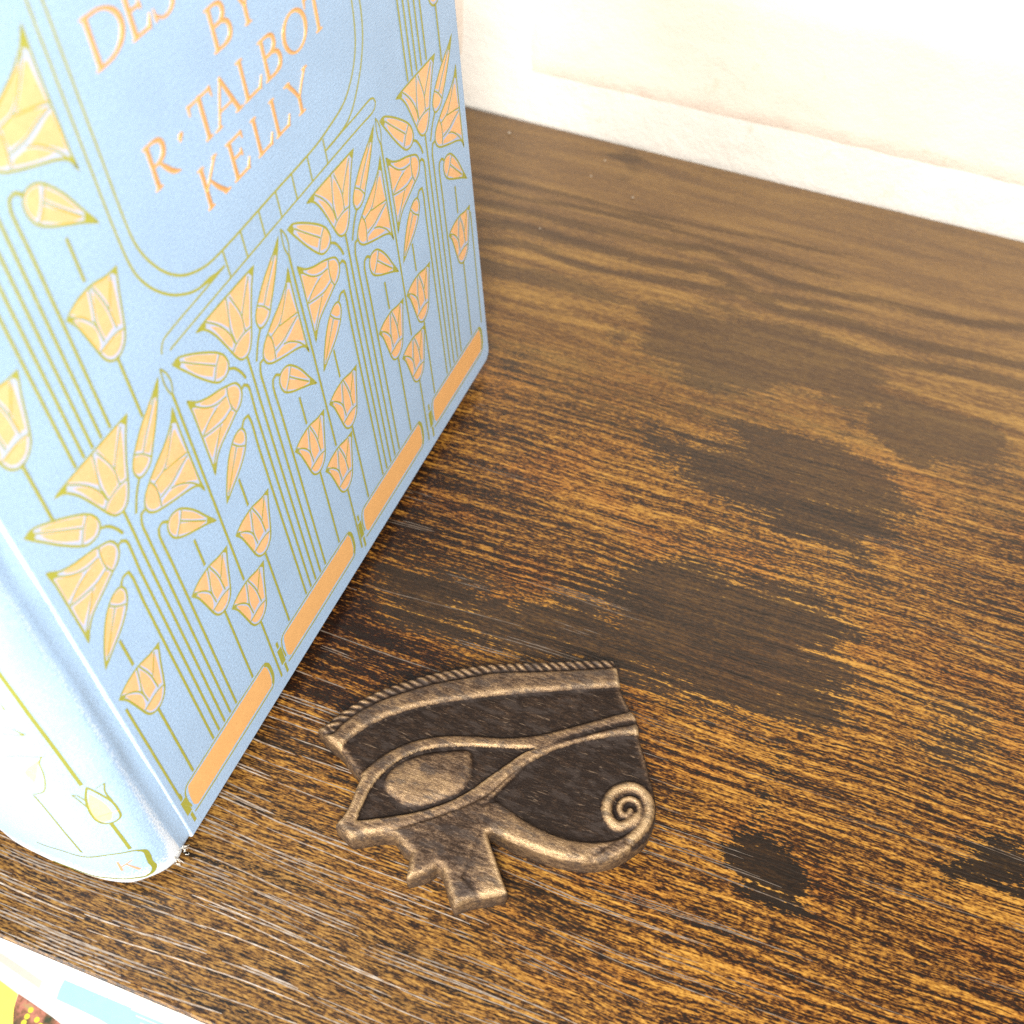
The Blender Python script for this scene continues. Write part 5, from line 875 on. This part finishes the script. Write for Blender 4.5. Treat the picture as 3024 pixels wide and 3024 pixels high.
mprint('pink_panel', MG['pink'], plain('pink_print', (.80, .46, .40), .35))
mprint('turquoise_panel', MG['cyan'], plain('turquoise_print', (.30, .76, .82), .3))
mprint('yellow_panel', MG['yellow'], plain('yellow_print', (.90, .70, .12), .3))
def photo_mat():
    t = NT('photo_print'); v_ = t.scale(t.obj(), 1000, 1000, 1000)
    c = t.ramp(t.noise(t.scale(v_, .22, .22, .22), 1, 3, .6), [(.36, (.05, .06, .035)), (.48, (.20, .10, .06)), (.58, (.42, .17, .12)), (.7, (.30, .30, .12))])
    return t.done(c, .3, 0, .5)
mprint('photo_panel', MG['photo'], photo_mat(), 17.06)
for i, (x, y) in enumerate(MG['dots']):
    mprint('printed_berry', [(x + .75 * math.cos(a * .785), y + .75 * math.sin(a * .785)) for a in range(8)], plain('berry_print', (.55, .50, .06), .3) if i == 0 else bpy.data.materials['berry_print'], 17.09, 2)
xa, ya = MG['edge'][0]; 
for i, off in enumerate((2.2, 3.4, 4.4, 5.6)):
    mprint('fine_line', [(-118 + i * 2, 54 - off), (-30, 54 - off), (-30, 53.75 - off), (-118 + i * 2, 53.75 - off)], plain('beige_print', (.62, .50, .42), .4) if i == 0 else bpy.data.materials['beige_print'], 17.05, 1)

# ------------------------------------------------------------------ grit near the wall
M_GRIT = plain('pale_grit', (.42, .34, .25), .3, .6)
def grit_mesh():
    bm = bmesh.new(); bmesh.ops.create_icosphere(bm, subdivisions=2, radius=.5 * MM)
    r = random.Random(2)
    for v_ in bm.verts: v_.co *= r.uniform(.82, 1.12); v_.co.z = v_.co.z * .6 + .3 * MM
    me = bpy.data.meshes.new('grit_grain'); bm.to_mesh(me); bm.free(); return me
gm = grit_mesh()
LB = ['pale grain of grit closest to the wall beside the top of the book', 'small pale grain of grit just left of a grey smudge near the wall', 'tiny pale grain of grit just below and left of the one by the grey smudge', 'pale grain of grit farthest right of all on the brown shelf', 'pale grain of grit on a dark band nearest the book edge']
for (x, y), lb, s_ in zip(D2['GR'], LB, (1.15, .75, .7, .85, .6)):
    o = link('grit_grain', gm, M_GRIT if not gm.materials else None); o.location = (x * MM, y * MM, 0.0); o.scale = (s_,) * 3; o.rotation_euler[2] = x
    tag(o, lb, 'grit', 'pale grains of grit on the shelf near the wall')
